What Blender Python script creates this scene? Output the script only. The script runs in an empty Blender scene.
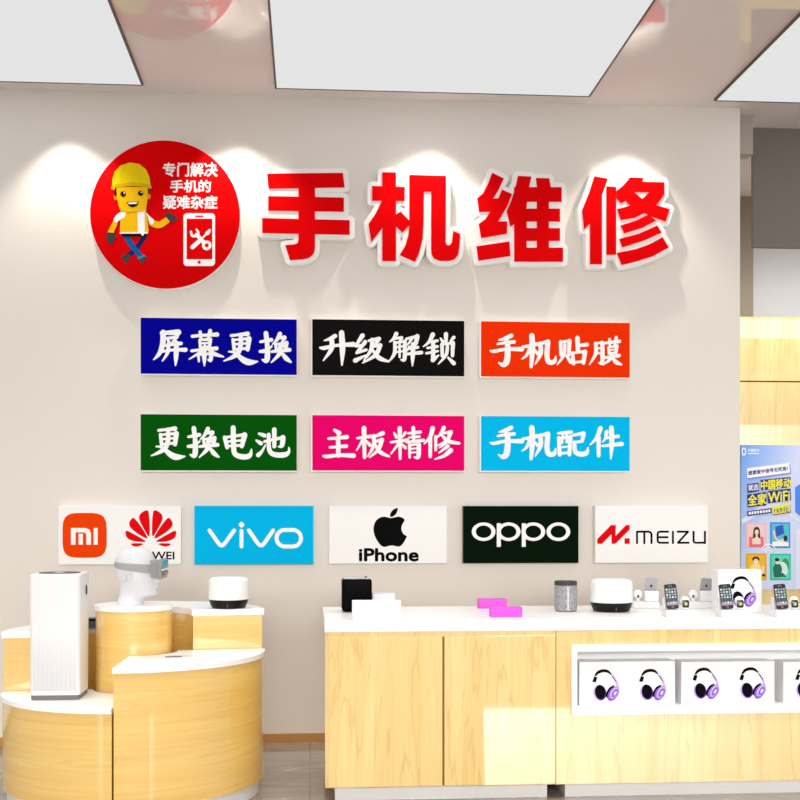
import bpy, bmesh, math, random
from math import sin, cos, pi, hypot, atan2, radians
from mathutils import Vector as V, Matrix
from mathutils.geometry import delaunay_2d_cdt
random.seed(7)
SC = bpy.context.scene
COL = SC.collection

# ------------------------------------------------------------------ camera model
F = 1200.0; HOR = 509.0; ZC = 1.45
TH = atan2(90, 1200); CT, ST = cos(TH), sin(TH)
D = 7.49                      # distance of the sign wall
ZT = 4.014                    # ceiling height
def X_at(px, Y):
    r = (px - 400) / F
    return Y * (ST + r * CT) / (CT - r * ST)
def W(px, py, Y):             # point on the vertical plane y=Y that is seen at (px,py)
    X = X_at(px, Y)
    return X, ZC + (HOR - py) / F * (X * ST + Y * CT)
def G(px, py, Z):             # point on the horizontal plane z=Z
    d = (Z - ZC) * F / (HOR - py); x = (px - 400) / F * d
    return x * CT + d * ST, -x * ST + d * CT

# ------------------------------------------------------------------ materials
def lin(c):
    c /= 255.0
    return c / 12.92 if c <= 0.04045 else ((c + 0.055) / 1.055) ** 2.4
def rgb(r, g, b): return (lin(r), lin(g), lin(b), 1.0)
MATS = {}
def mat(name, col, rough=0.5, spec=0.5, coat=0.0, metal=0.0, emit=0.0, noise=0.03):
    if name in MATS: return MATS[name]
    m = bpy.data.materials.new(name); m.use_nodes = True
    nt = m.node_tree; b = nt.nodes['Principled BSDF']
    b.inputs['Base Color'].default_value = col
    b.inputs['Roughness'].default_value = rough
    b.inputs['Specular IOR Level'].default_value = spec
    b.inputs['Coat Weight'].default_value = coat
    b.inputs['Coat Roughness'].default_value = 0.04
    b.inputs['Metallic'].default_value = metal
    if emit:
        b.inputs['Emission Color'].default_value = col
        b.inputs['Emission Strength'].default_value = emit
    if noise:
        tc = nt.nodes.new('ShaderNodeTexCoord'); n = nt.nodes.new('ShaderNodeTexNoise')
        n.inputs['Scale'].default_value = 40; n.inputs['Detail'].default_value = 3
        nt.links.new(tc.outputs['Object'], n.inputs['Vector'])
        mx = nt.nodes.new('ShaderNodeMix'); mx.data_type = 'RGBA'
        mx.inputs[6].default_value = tuple(c * (1 - noise) for c in col[:3]) + (1,)
        mx.inputs[7].default_value = tuple(min(1, c * (1 + noise)) for c in col[:3]) + (1,)
        nt.links.new(n.outputs['Fac'], mx.inputs[0]); nt.links.new(mx.outputs[2], b.inputs['Base Color'])
    MATS[name] = m
    return m

def wood(name, vertical, c0, c1, c2, coat=1.0, rough=0.4, cior=1.9):
    m = bpy.data.materials.new(name); m.use_nodes = True
    nt = m.node_tree; b = nt.nodes['Principled BSDF']; L = nt.links.new
    tc = nt.nodes.new('ShaderNodeTexCoord'); mp = nt.nodes.new('ShaderNodeMapping')
    L(tc.outputs['Object'], mp.inputs['Vector'])
    mp.inputs['Scale'].default_value = (7, 7, 0.5) if vertical else (0.8, 0.8, 14)
    n1 = nt.nodes.new('ShaderNodeTexNoise'); n1.inputs['Scale'].default_value = 1.0
    n1.inputs['Detail'].default_value = 5; n1.inputs['Distortion'].default_value = 0.6
    L(mp.outputs['Vector'], n1.inputs['Vector'])
    mp2 = nt.nodes.new('ShaderNodeMapping'); L(tc.outputs['Object'], mp2.inputs['Vector'])
    mp2.inputs['Scale'].default_value = (70, 70, 2.2) if vertical else (2, 2, 90)
    n2 = nt.nodes.new('ShaderNodeTexNoise'); n2.inputs['Scale'].default_value = 1.0; n2.inputs['Detail'].default_value = 3
    L(mp2.outputs['Vector'], n2.inputs['Vector'])
    # growth rings from the stretched noise
    mu = nt.nodes.new('ShaderNodeMath'); mu.operation = 'MULTIPLY'; mu.inputs[1].default_value = 7.0
    L(n1.outputs['Fac'], mu.inputs[0])
    fr = nt.nodes.new('ShaderNodeMath'); fr.operation = 'FRACT'; L(mu.outputs[0], fr.inputs[0])
    r1 = nt.nodes.new('ShaderNodeValToRGB'); L(n1.outputs['Fac'], r1.inputs[0])
    r1.color_ramp.elements[0].position = 0.35; r1.color_ramp.elements[0].color = c0
    r1.color_ramp.elements[1].position = 0.68; r1.color_ramp.elements[1].color = c1
    r2 = nt.nodes.new('ShaderNodeValToRGB'); L(fr.outputs[0], r2.inputs[0])
    e = r2.color_ramp.elements; e[0].position = 0.0; e[0].color = (0, 0, 0, 1); e[1].position = 0.80; e[1].color = (0, 0, 0, 1)
    k = e.new(0.95); k.color = (1, 1, 1, 1); k = e.new(1.0); k.color = (0.1, 0.1, 0.1, 1)
    m1 = nt.nodes.new('ShaderNodeMath'); m1.operation = 'MULTIPLY'; m1.inputs[1].default_value = 0.55
    L(r2.outputs[0], m1.inputs[0])
    mx = nt.nodes.new('ShaderNodeMix'); mx.data_type = 'RGBA'
    L(m1.outputs[0], mx.inputs[0]); L(r1.outputs[0], mx.inputs[6]); mx.inputs[7].default_value = c2
    m2 = nt.nodes.new('ShaderNodeMath'); m2.operation = 'MULTIPLY_ADD'; m2.inputs[1].default_value = 0.22; m2.inputs[2].default_value = 0.89
    L(n2.outputs['Fac'], m2.inputs[0])
    mm = nt.nodes.new('ShaderNodeMix'); mm.data_type = 'RGBA'; mm.blend_type = 'MULTIPLY'; mm.inputs[0].default_value = 1.0
    L(mx.outputs[2], mm.inputs[6]); L(m2.outputs[0], mm.inputs[7])
    L(mm.outputs[2], b.inputs['Base Color'])
    b.inputs['Roughness'].default_value = rough
    b.inputs['Coat Weight'].default_value = coat; b.inputs['Coat Roughness'].default_value = 0.02
    b.inputs['Coat IOR'].default_value = cior
    MATS[name] = m
    return m

M_wall = mat('warm_wall_paint', rgb(233, 226, 218), 0.8, 0.2, noise=0.01)
M_white = mat('white_gloss', rgb(250, 250, 250), 0.35, 0.4, noise=0.0)
M_top = mat('white_solid_surface', rgb(250, 250, 251), 0.3, 0.4, noise=0.006)
M_signwhite = mat('white_acrylic', rgb(246, 244, 241), 0.4, 0.4, noise=0.0)
M_red = mat('red_acrylic', rgb(226, 0, 4), 0.6, 0.03, noise=0.0)
M_print = mat('white_vinyl', rgb(251, 251, 251), 0.6, 0.03, noise=0.0)
M_black = mat('black_plastic', rgb(12, 12, 13), 0.35, 0.25, noise=0.0)
M_dark = mat('dark_gap', rgb(40, 34, 28), 0.8, 0.1, noise=0.0)
M_woodV = wood('maple_laminate_upright', True, rgb(235, 199, 118), rgb(243, 215, 143), rgb(216, 166, 84), cior=1.9)
M_woodH = wood('maple_laminate_curved', False, rgb(236, 190, 94), rgb(243, 206, 120), rgb(226, 184, 100), cior=1.9)
M_woodB = wood('maple_laminate_tall', True, rgb(230, 197, 122), rgb(240, 212, 145), rgb(208, 166, 92))
M_skirt = mat('oak_skirting', rgb(190, 140, 78), 0.5, 0.3, noise=0.08)
M_kick = mat('white_plinth', rgb(232, 231, 230), 0.4, 0.4, noise=0.0)

def ceiling_mat():
    m = bpy.data.materials.new('stretch_film_ceiling'); m.use_nodes = True
    nt = m.node_tree; L = nt.links.new
    for n in list(nt.nodes): nt.nodes.remove(n)
    out = nt.nodes.new('ShaderNodeOutputMaterial'); mix = nt.nodes.new('ShaderNodeMixShader')
    d = nt.nodes.new('ShaderNodeBsdfDiffuse'); g = nt.nodes.new('ShaderNodeBsdfGlossy')
    tc = nt.nodes.new('ShaderNodeTexCoord'); n = nt.nodes.new('ShaderNodeTexNoise'); n.inputs['Scale'].default_value = 2
    L(tc.outputs['Object'], n.inputs['Vector'])
    mx = nt.nodes.new('ShaderNodeMix'); mx.data_type = 'RGBA'
    mx.inputs[6].default_value = rgb(226, 217, 214); mx.inputs[7].default_value = rgb(232, 224, 220)
    L(n.outputs['Fac'], mx.inputs[0]); L(mx.outputs[2], d.inputs['Color'])
    g.inputs['Roughness'].default_value = 0.012; g.inputs['Color'].default_value = (1, 1, 1, 1)
    mix.inputs[0].default_value = 0.155
    L(d.outputs[0], mix.inputs[1]); L(g.outputs[0], mix.inputs[2]); L(mix.outputs[0], out.inputs['Surface'])
    return m

def floor_mat():
    m = bpy.data.materials.new('polished_stone_tile'); m.use_nodes = True
    nt = m.node_tree; b = nt.nodes['Principled BSDF']; L = nt.links.new
    tc = nt.nodes.new('ShaderNodeTexCoord')
    mp = nt.nodes.new('ShaderNodeMapping'); L(tc.outputs['Object'], mp.inputs['Vector'])
    mp.inputs['Rotation'].default_value = (0, 0, 0.5); mp.inputs['Scale'].default_value = (1.2, 3.2, 1)
    n = nt.nodes.new('ShaderNodeTexNoise'); n.inputs['Scale'].default_value = 1.6; n.inputs['Detail'].default_value = 8
    n.inputs['Distortion'].default_value = 1.2; L(mp.outputs[0], n.inputs['Vector'])
    r = nt.nodes.new('ShaderNodeValToRGB'); L(n.outputs['Fac'], r.inputs[0])
    r.color_ramp.elements[0].position = 0.3; r.color_ramp.elements[0].color = rgb(136, 124, 112)
    r.color_ramp.elements[1].position = 0.7; r.color_ramp.elements[1].color = rgb(160, 149, 138)
    # thin pale veins
    n2 = nt.nodes.new('ShaderNodeTexNoise'); n2.inputs['Scale'].default_value = 0.9; n2.inputs['Detail'].default_value = 4
    n2.inputs['Distortion'].default_value = 0.8; L(mp.outputs[0], n2.inputs['Vector'])
    v = nt.nodes.new('ShaderNodeValToRGB'); L(n2.outputs['Fac'], v.inputs[0])
    e = v.color_ramp.elements; e[0].position = 0.494; e[0].color = (0, 0, 0, 1); e[1].position = 0.506; e[1].color = (0, 0, 0, 1)
    k = e.new(0.5); k.color = (0.7, 0.7, 0.7, 1)
    mx = nt.nodes.new('ShaderNodeMix'); mx.data_type = 'RGBA'
    L(v.outputs[0], mx.inputs[0]); L(r.outputs[0], mx.inputs[6]); mx.inputs[7].default_value = rgb(220, 208, 192)
    # grout lines
    br = nt.nodes.new('ShaderNodeTexBrick'); L(tc.outputs['Object'], br.inputs['Vector'])
    br.offset = 0.0; br.inputs['Scale'].default_value = 1.0
    br.inputs['Brick Width'].default_value = 0.9; br.inputs['Row Height'].default_value = 0.9; br.inputs['Mortar Size'].default_value = 0.003
    br.inputs['Color1'].default_value = (1, 1, 1, 1); br.inputs['Color2'].default_value = (0.95, 0.95, 0.95, 1); br.inputs['Mortar'].default_value = (0.55, 0.5, 0.45, 1)
    mm = nt.nodes.new('ShaderNodeMix'); mm.data_type = 'RGBA'; mm.blend_type = 'MULTIPLY'; mm.inputs[0].default_value = 1
    L(mx.outputs[2], mm.inputs[6]); L(br.outputs['Color'], mm.inputs[7]); L(mm.outputs[2], b.inputs['Base Color'])
    b.inputs['Roughness'].default_value = 0.045; b.inputs['Specular IOR Level'].default_value = 0.6
    return m

# ------------------------------------------------------------------ object helpers
def tag(o, label=None, cat=None, group=None, kind=None):
    if label: o['label'] = label
    if cat: o['category'] = cat
    if group: o['group'] = group
    if kind: o['kind'] = kind
    return o
def root(name, loc, label, cat, group=None, rz=0.0):
    o = bpy.data.objects.new(name, None); COL.objects.link(o)
    o.empty_display_size = 0.05; o.location = loc; o.rotation_euler = (0, 0, rz)
    return tag(o, label, cat, group)
def obj(name, bm, mats, parent=None, smooth=False, local=False, label=None):
    """link bm as ONE mesh object; bm is in world coordinates unless local=True"""
    if not isinstance(mats, (list, tuple)): mats = [mats]
    if parent is not None and not local:
        p = parent; M = Matrix()
        chain = []
        while p is not None: chain.append(p); p = p.parent
        for q in reversed(chain): M = M @ (Matrix.Translation(q.location) @ q.rotation_euler.to_matrix().to_4x4())
        bmesh.ops.transform(bm, matrix=M.inverted(), verts=bm.verts)
    me = bpy.data.meshes.new(name); bm.to_mesh(me); bm.free()
    for m in mats: me.materials.append(m)
    if smooth:
        for p in me.polygons: p.use_smooth = True
    o = bpy.data.objects.new(name, me); COL.objects.link(o)
    if parent is not None: o.parent = parent
    if label: o['label'] = label
    return o
def smooth_by_angle(o, ang=40):
    me = o.data
    bm = bmesh.new(); bm.from_mesh(me)
    for f in bm.faces: f.smooth = True
    for e in bm.edges:
        if len(e.link_faces) == 2 and e.calc_face_angle(0) > radians(ang): e.smooth = False
    bm.to_mesh(me); bm.free()
    return o
def box(x0, x1, y0, y1, z0, z1, bev=0.0, bm=None, seg=2, mi=0):
    own = bm is None
    b2 = bmesh.new()
    r = bmesh.ops.create_cube(b2, size=1.0)
    for v in b2.verts:
        v.co = V(((x0 + x1) / 2 + v.co.x * (x1 - x0), (y0 + y1) / 2 + v.co.y * (y1 - y0), (z0 + z1) / 2 + v.co.z * (z1 - z0)))
    if bev: bmesh.ops.bevel(b2, geom=b2.edges[:], offset=bev, segments=seg, affect='EDGES', profile=0.6)
    for f in b2.faces: f.material_index = mi
    if own: return b2
    merge(bm, b2); return bm
def merge(bm, b2, M=None):
    if M is not None: bmesh.ops.transform(b2, matrix=M, verts=b2.verts)
    t = bpy.data.meshes.new('tmp'); b2.to_mesh(t); b2.free(); bm.from_mesh(t); bpy.data.meshes.remove(t)
def lathe(prof, n=48, cx=0, cy=0, bm=None, mi=0):
    """prof: list of (r,z) bottom to top"""
    bm = bm or bmesh.new(); rings = []
    for r, z in prof:
        if r < 1e-6: rings.append([bm.verts.new((cx, cy, z))])
        else: rings.append([bm.verts.new((cx + r * cos(2 * pi * i / n), cy + r * sin(2 * pi * i / n), z)) for i in range(n)])
    for a, b in zip(rings, rings[1:]):
        for i in range(n):
            j = (i + 1) % n
            if len(a) == 1 and len(b) == 1: continue
            if len(a) == 1: f = bm.faces.new((a[0], b[j], b[i]))
            elif len(b) == 1: f = bm.faces.new((a[i], a[j], b[0]))
            else: f = bm.faces.new((a[i], a[j], b[j], b[i]))
            f.material_index = mi
    return bm
def extrude_plan(pts, z0, z1, bm=None, mi=0, bev=0.0):
    """vertical prism over a plan outline (counter-clockwise)"""
    b2 = bmesh.new(); n = len(pts)
    a = [b2.verts.new((x, y, z0)) for x, y in pts]; b = [b2.verts.new((x, y, z1)) for x, y in pts]
    b2.faces.new(a[::-1]); top = b2.faces.new(b)
    for i in range(n): b2.faces.new((a[i], a[(i + 1) % n], b[(i + 1) % n], b[i]))
    if bev:
        bmesh.ops.bevel(b2, geom=[e for e in top.edges], offset=bev, segments=2, affect='EDGES', profile=0.5)
    for f in b2.faces: f.material_index = mi
    if bm is None: return b2
    merge(bm, b2); return bm

# ------------------------------------------------------------------ flat graphics
def area2(p): return sum(p[i][0] * p[(i + 1) % len(p)][1] - p[(i + 1) % len(p)][0] * p[i][1] for i in range(len(p)))
def union2d(polys):
    vs, fs = [], []
    for p in polys:
        q = [p[0]]
        for a in p[1:]:
            if hypot(a[0] - q[-1][0], a[1] - q[-1][1]) > 1e-4: q.append(a)
        if len(q) > 2 and hypot(q[0][0] - q[-1][0], q[0][1] - q[-1][1]) < 1e-4: q.pop()
        if len(q) < 3 or abs(area2(q)) < 1e-7: continue
        if area2(q) < 0: q = q[::-1]
        i0 = len(vs); vs += [V((a[0], a[1])) for a in q]; fs.append(list(range(i0, i0 + len(q))))
    r = delaunay_2d_cdt(vs, [], fs, 0, 1e-4)
    pts = [(v.x, v.y) for v in r[0]]
    return pts, [f for f, o in zip(r[2], r[5]) if o]
def circ(cx, cy, rx, ry=None, n=28, rot=0.0, a0=0, a1=2 * pi):
    ry = rx if ry is None else ry
    full = abs(a1 - a0 - 2 * pi) < 1e-6
    m = n if full else n + 1
    out = []
    for i in range(m):
        t = a0 + (a1 - a0) * i / n; x, y = rx * cos(t), ry * sin(t)
        out.append((cx + x * cos(rot) - y * sin(rot), cy + x * sin(rot) + y * cos(rot)))
    return out
def rrect(x0, y0, x1, y1, r, n=6):
    out = []
    for cx, cy, a in ((x1 - r, y1 - r, 0), (x0 + r, y1 - r, pi / 2), (x0 + r, y0 + r, pi), (x1 - r, y0 + r, 1.5 * pi)):
        out += [(cx + r * cos(a + pi / 2 * i / n), cy + r * sin(a + pi / 2 * i / n)) for i in range(n + 1)]
    return out
def rect(x0, y0, x1, y1): return [(x0, y0), (x1, y0), (x1, y1), (x0, y1)]
def stroke(pts, k=1.0, sub=5, smooth=True, cap=True):
    """pts: (x,y,width); returns polygons covering a tapering brush stroke"""
    P = [(p[0], p[1], p[2] * k) for p in pts]
    if smooth and len(P) > 2:
        Q = []
        for i in range(len(P) - 1):
            p0 = P[max(i - 1, 0)]; p1 = P[i]; p2 = P[i + 1]; p3 = P[min(i + 2, len(P) - 1)]
            for s in range(sub):
                t = s / sub
                Q.append(tuple(0.5 * (2 * b + (c - a) * t + (2 * a - 5 * b + 4 * c - d) * t * t + (3 * b - a - 3 * c + d) * t ** 3) for a, b, c, d in zip(p0, p1, p2, p3)))
        Q.append(P[-1]); P = Q
    out = []
    for a, b in zip(P, P[1:]):
        dx, dy = b[0] - a[0], b[1] - a[1]; l = hypot(dx, dy)
        if l < 1e-5: continue
        nx, ny = -dy / l / 2, dx / l / 2
        out.append([(a[0] + nx * a[2], a[1] + ny * a[2]), (b[0] + nx * b[2], b[1] + ny * b[2]), (b[0] - nx * b[2], b[1] - ny * b[2]), (a[0] - nx * a[2], a[1] - ny * a[2])])
    for i, p in enumerate(P):
        if (cap or 0 < i < len(P) - 1) and p[2] > 0.02: out.append(circ(p[0], p[1], p[2] / 2, n=8, rot=0.3))
    return out
def ring(cx, cy, rx, ry, ix, iy, n=40):
    a = circ(cx, cy, rx, ry, n); b = circ(cx, cy, ix, iy, n)
    return [[a[i], a[(i + 1) % n], b[(i + 1) % n], b[i]] for i in range(n)]
def chaikin(p, k=1):
    for _ in range(k):
        q = []
        for i in range(len(p)):
            a, b = p[i], p[(i + 1) % len(p)]
            q += [(a[0] * .75 + b[0] * .25, a[1] * .75 + b[1] * .25), (a[0] * .25 + b[0] * .75, a[1] * .25 + b[1] * .75)]
        p = q
    return p
def tr(polys, s, ox, oy): return [[(x / s + ox, y / s + oy) for x, y in p] for p in polys]
def text_polys(body, x0, y0, x1, y1, bold=0.02, shear=0.0):
    """triangles of a text fitted to a box; y grows downwards"""
    cu = bpy.data.curves.new('t', 'FONT'); cu.body = body; cu.resolution_u = 3
    o = bpy.data.objects.new('t', cu); COL.objects.link(o)
    dg = bpy.context.evaluated_depsgraph_get()
    me = bpy.data.meshes.new_from_object(o.evaluated_get(dg))
    vs = [(v.co.x, -v.co.y) for v in me.vertices]
    fs = [list(p.vertices) for p in me.polygons]
    bpy.data.objects.remove(o); bpy.data.curves.remove(cu); bpy.data.meshes.remove(me)
    ax, bx = min(v[0] for v in vs), max(v[0] for v in vs); ay, by = min(v[1] for v in vs), max(v[1] for v in vs)
    kx, ky = (x1 - x0) / (bx - ax), (y1 - y0) / (by - ay)
    vs = [(x0 + (v[0] - ax) * kx, y0 + (v[1] - ay) * ky) for v in vs]
    if shear: vs = [(x, y + shear * (x - x0)) for x, y in vs]
    T = [[vs[i] for i in f] for f in fs if len(f) > 2]
    d = bold * (y1 - y0) * (1.4 if ord(body[0]) > 255 else 1.0)
    return [T] + [[[(x + d * cos(k * pi / 4), y + d * sin(k * pi / 4)) for x, y in p] for p in T] for k in range(8)]
def trt(copies, s, ox, oy): return [tr(c, s, ox, oy) for c in copies]
class Flat:
    """printed artwork: layers of flat colour a hair in front of a board"""
    def __init__(s, fmap): s.bm = bmesh.new(); s.map = fmap; s.mats = []; s.k = 0
    def text(s, copies, m, k=None):
        if k is None: s.k += 1; k = s.k
        if m not in s.mats: s.mats.append(m)
        for i, polys in enumerate(copies):
            for p in polys:
                s.bm.faces.new([s.bm.verts.new(s.map(x, y, k + i * .03)) for x, y in p]).material_index = s.mats.index(m)
        return s
    def add(s, polys, m, k=None):
        if k is None: s.k += 1; k = s.k
        if m not in s.mats: s.mats.append(m)
        pts, fs = union2d(polys)
        vv = [s.bm.verts.new(s.map(x, y, k)) for x, y in pts]
        for f in fs:
            try: q = s.bm.faces.new([vv[i] for i in f]); q.material_index = s.mats.index(m)
            except ValueError: pass
        bmesh.ops.delete(s.bm, geom=[v for v in vv if v.is_valid and not v.link_faces], context='VERTS')
        return s
    def done(s, name, parent, label=None, local=False):
        bmesh.ops.recalc_face_normals(s.bm, faces=s.bm.faces[:])
        return obj(name, s.bm, s.mats, parent, label=label, local=local)
def wallmap(Y, step=0.0006):
    def f(px, py, k):
        X, Z = W(px, py, Y); return (X, Y - k * step, Z)
    return f
def prism_px(polys, Yplane, y0, y1, round_=0.0):
    """solid plate: union of polygons given in photo pixels as projected on plane Yplane, from depth y0 (front) to y1 (back)"""
    pts, fs = union2d(polys)
    bm = bmesh.new(); P = [W(x, y, Yplane) for x, y in pts]
    a = [bm.verts.new((x, y0, z)) for x, z in P]
    used = set(); cnt = {}
    for f in fs:
        used.update(f)
        for i in range(len(f)):
            e = (f[i], f[(i + 1) % len(f)]); cnt[tuple(sorted(e))] = cnt.get(tuple(sorted(e)), []) + [e]
    b = {i: bm.verts.new((P[i][0], y1, P[i][1])) for i in used}
    for f in fs: bm.faces.new([a[i] for i in f])
    for es in cnt.values():
        if len(es) == 1:
            i, j = es[0]; bm.faces.new((a[j], a[i], b[i], b[j]))
    bmesh.ops.delete(bm, geom=[v for v in a if not v.link_faces], context='VERTS')
    bmesh.ops.recalc_face_normals(bm, faces=bm.faces[:])
    return bm

# ================================================================== THE ROOM
def struct(name, bm, m, label=None):
    o = obj(name, bm, m); o['kind'] = 'structure'
    if label: o['label'] = label
    return o
XR = X_at(740, D)
struct('floor', box(-6, 9, -3, 11, -0.1, 0), floor_mat(), 'grey-brown polished stone tile floor')
struct('ceiling', box(-6, 9, -3, 11, ZT, ZT + 0.1), ceiling_mat(), 'glossy pinkish grey stretch-film ceiling')
struct('wall_back', box(-6, XR, D, D + 0.25, 0, ZT), M_wall, 'warm off-white wall behind the signs')
struct('baseboard_back', box(-6, XR, D - 0.012, D, 0, 0.055), M_skirt, 'brown wooden baseboard under the sign wall')
# things past the right end of the sign wall
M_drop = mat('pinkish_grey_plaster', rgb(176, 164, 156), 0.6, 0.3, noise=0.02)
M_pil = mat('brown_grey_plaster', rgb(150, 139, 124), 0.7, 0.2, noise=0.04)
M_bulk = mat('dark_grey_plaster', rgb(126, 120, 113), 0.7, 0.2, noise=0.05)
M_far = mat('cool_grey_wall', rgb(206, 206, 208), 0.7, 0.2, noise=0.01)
xa = X_at(753, D + 0.12); za = W(745, 154, D + 0.12)[1]
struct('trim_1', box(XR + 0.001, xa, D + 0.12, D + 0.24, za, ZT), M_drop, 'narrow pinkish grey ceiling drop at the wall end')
xb = X_at(753.3, 9.6)
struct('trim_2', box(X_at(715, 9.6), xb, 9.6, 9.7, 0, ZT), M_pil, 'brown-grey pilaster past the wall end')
YBU = G(780, 128.3, ZT)[1]; zc = W(780, 247.5, YBU)[1]
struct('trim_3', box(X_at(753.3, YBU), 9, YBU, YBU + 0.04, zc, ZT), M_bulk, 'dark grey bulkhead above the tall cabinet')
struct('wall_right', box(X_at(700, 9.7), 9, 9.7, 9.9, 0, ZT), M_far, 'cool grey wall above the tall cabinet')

# ceiling light panels
M_diff = mat('lit_diffuser', rgb(227, 227, 227), 0.6, 0.0, emit=0.91, noise=0.0)
M_diff.node_tree.nodes['Principled BSDF'].inputs['Base Color'].default_value = (0.01, 0.01, 0.01, 1)
M_frame = mat('panel_edge', rgb(96, 88, 84), 0.5, 0.3, noise=0.0)
def panel(px_l, py_l, px_r, py_r, left_px, right_px, label):
    # front edge depth from one corner on the ceiling plane
    zl = ZT - 0.012
    x0 = G(*left_px, zl)[0] if left_px else -5.2
    x1 = G(*right_px, zl)[0] if right_px else 6.2
    yb = G(*(right_px or left_px), zl)[1]; yf = yb - 3.6
    r = root('ceiling_light_panel', ((x0 + x1) / 2, (yb + yf) / 2, ZT), label, 'ceiling light', 'luminous panels in the ceiling')
    obj('diffuser', box(x0 + 0.012, x1 - 0.012, yf + 0.012, yb - 0.012, ZT - 0.012, ZT - 0.002), M_diff, r)
    bm = bmesh.new(); t = 0.012; z0 = ZT - 0.014; z1 = ZT - 0.0005
    box(x0, x0 + t, yf, yb, z0, z1, bm=bm); box(x1 - t, x1, yf, yb, z0, z1, bm=bm)
    box(x0 + t, x1 - t, yf, yf + t, z0, z1, bm=bm); box(x0 + t, x1 - t, yb - t, yb, z0, z1, bm=bm)
    obj('frame', bm, M_frame, r)
panel(0, 0, 0, 0, None, (143.5, 85.5), 'luminous white ceiling panel at the left, above the round red sign')
panel(0, 0, 0, 0, (275, 89.5), (590, 96.8), 'luminous white ceiling panel in the middle, above the big red characters')
panel(0, 0, 0, 0, (714, 100.8), None, 'luminous white ceiling panel at the right, reaching past the wall end')

# ================================================================== ROUND SIGN
YD = D - 0.055
cx, cz = W(165.3, 214.5, YD)
rr = (W(241, 214, YD)[0] - W(89.7, 214, YD)[0]) / 2
r0 = root('round_sign', (cx, D, cz), 'large round red wall sign with a cartoon worker and a white phone symbol', 'sign')
def disc(r, y0, y1, bev):
    b = bmesh.new()
    lathe([(r, 0), (r, y1 - y0 - bev), (r - bev * 0.3, y1 - y0 - bev * .3), (r - bev, y1 - y0), (0, y1 - y0)], 96, bm=b)
    bmesh.ops.transform(b, matrix=Matrix.Translation((cx, y1, cz)) @ Matrix.Rotation(pi / 2, 4, 'X'), verts=b.verts)
    return b
smooth_by_angle(obj('backing_disc', disc(rr, YD + 0.004, D - 0.001, 0.004), M_signwhite, r0))
smooth_by_angle(obj('face_disc', disc(rr - 0.004, YD, YD + 0.004, 0.001), M_red, r0))
A = (6.6667, 90, 150); B = (6.6667, 155, 155)
C_yel = mat('print_yellow', rgb(245, 190, 20), 0.6, 0.03, noise=0); C_hel = mat('print_helmet_yellow', rgb(238, 208, 20), 0.6, 0.03, noise=0)
C_hel2 = mat('print_helmet_shade', rgb(216, 180, 16), 0.6, 0.03, noise=0)
C_grey = mat('print_glove_grey', rgb(66, 64, 68), 0.6, 0.03, noise=0); C_blk = mat('print_black', rgb(30, 20, 18), 0.6, 0.03, noise=0)
C_blue = mat('print_jeans_blue', rgb(24, 88, 158), 0.6, 0.03, noise=0); C_navy = mat('print_jeans_navy', rgb(26, 38, 92), 0.6, 0.03, noise=0)
C_cuff = mat('print_cuff', rgb(66, 140, 160), 0.6, 0.03, noise=0); C_org = mat('print_orange', rgb(240, 150, 20), 0.6, 0.03, noise=0)
f = Flat(wallmap(YD))
def a_(*ps): return tr(ps, *A)
f.add(a_(*stroke([(362, 578, 34), (310, 655, 34), (250, 708, 34)])), C_navy)
f.add(a_([(205, 706), (222, 694), (262, 742), (238, 762)], [(235, 700), (262, 690), (272, 712), (250, 722)]), C_grey)
f.add(a_(*stroke([(238, 572, 40), (290, 650, 38), (340, 712, 36)])), C_blue)
f.add(a_(*stroke([(325, 720, 14), (360, 706, 14)])), C_cuff)
f.add(a_([(327, 738), (372, 710), (391, 724), (338, 762)]), C_grey)
f.add(a_([(157, 470), (188, 485), (156, 556), (118, 548)], *stroke([(412, 486, 44), (462, 500, 44), (515, 468, 42)])), C_yel)
f.add(a_([(108, 566), (118, 550), (162, 554), (178, 578), (168, 592), (150, 626), (115, 618)], [(497, 432), (520, 415), (590, 452), (560, 480), (535, 480), (520, 462)]), C_grey)
f.add(a_([(210, 556), (382, 556), (378, 578), (216, 578)]), C_blk)
f.add(a_([(205, 408), (376, 402), (392, 540), (386, 558), (200, 558)]), C_yel)
f.add(a_([(198, 550), (388, 548), (386, 559), (200, 559)], [(318, 410), (365, 406), (366, 556), (352, 576), (338, 558), (320, 556)],
         chaikin([(205, 415), (242, 414), (232, 450), (196, 470), (176, 490), (154, 470), (176, 432)]),
         chaikin([(372, 412), (402, 448), (432, 468), (416, 506), (394, 482), (384, 440)])), M_print)
f.add(a_(circ(172, 318, 12, 18), circ(394, 312, 12, 18)), C_org)
f.add(a_([(164, 250), (184, 250), (184, 312), (168, 312)], [(376, 245), (394, 245), (392, 296), (378, 300)]), C_blk)
f.add(a_([(178, 248), (386, 248), (388, 300), (380, 360), (374, 404), (340, 412), (240, 414), (205, 408), (190, 365), (180, 320)]), C_yel)
f.add(a_([(150, 238), (150, 200), (165, 148), (205, 106), (265, 86), (330, 96), (375, 132), (398, 185), (404, 235)]), C_hel)
f.add(a_([(148, 236), (280, 216), (404, 232), (413, 256), (396, 262), (380, 248), (280, 242), (172, 252), (166, 268), (142, 262)], *stroke([(235, 100, 3), (215, 150, 3), (210, 215, 3)]), *stroke([(310, 98, 3), (335, 150, 3), (340, 215, 3)])), C_hel2)
f.add(a_(circ(222, 296, 18), circ(338, 291, 17), [(245, 350), (327, 346), (314, 374), (287, 385), (260, 376)]), C_blk)
f.add(a_(circ(229, 290, 5), circ(345, 285, 5), [(254, 353), (319, 350), (313, 362), (262, 364)]), M_print)
f.done('worker_picture', r0)
f = Flat(wallmap(YD))
f.add(tr([rrect(190, 388, 400, 740, 24)], *B), M_print)
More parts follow.
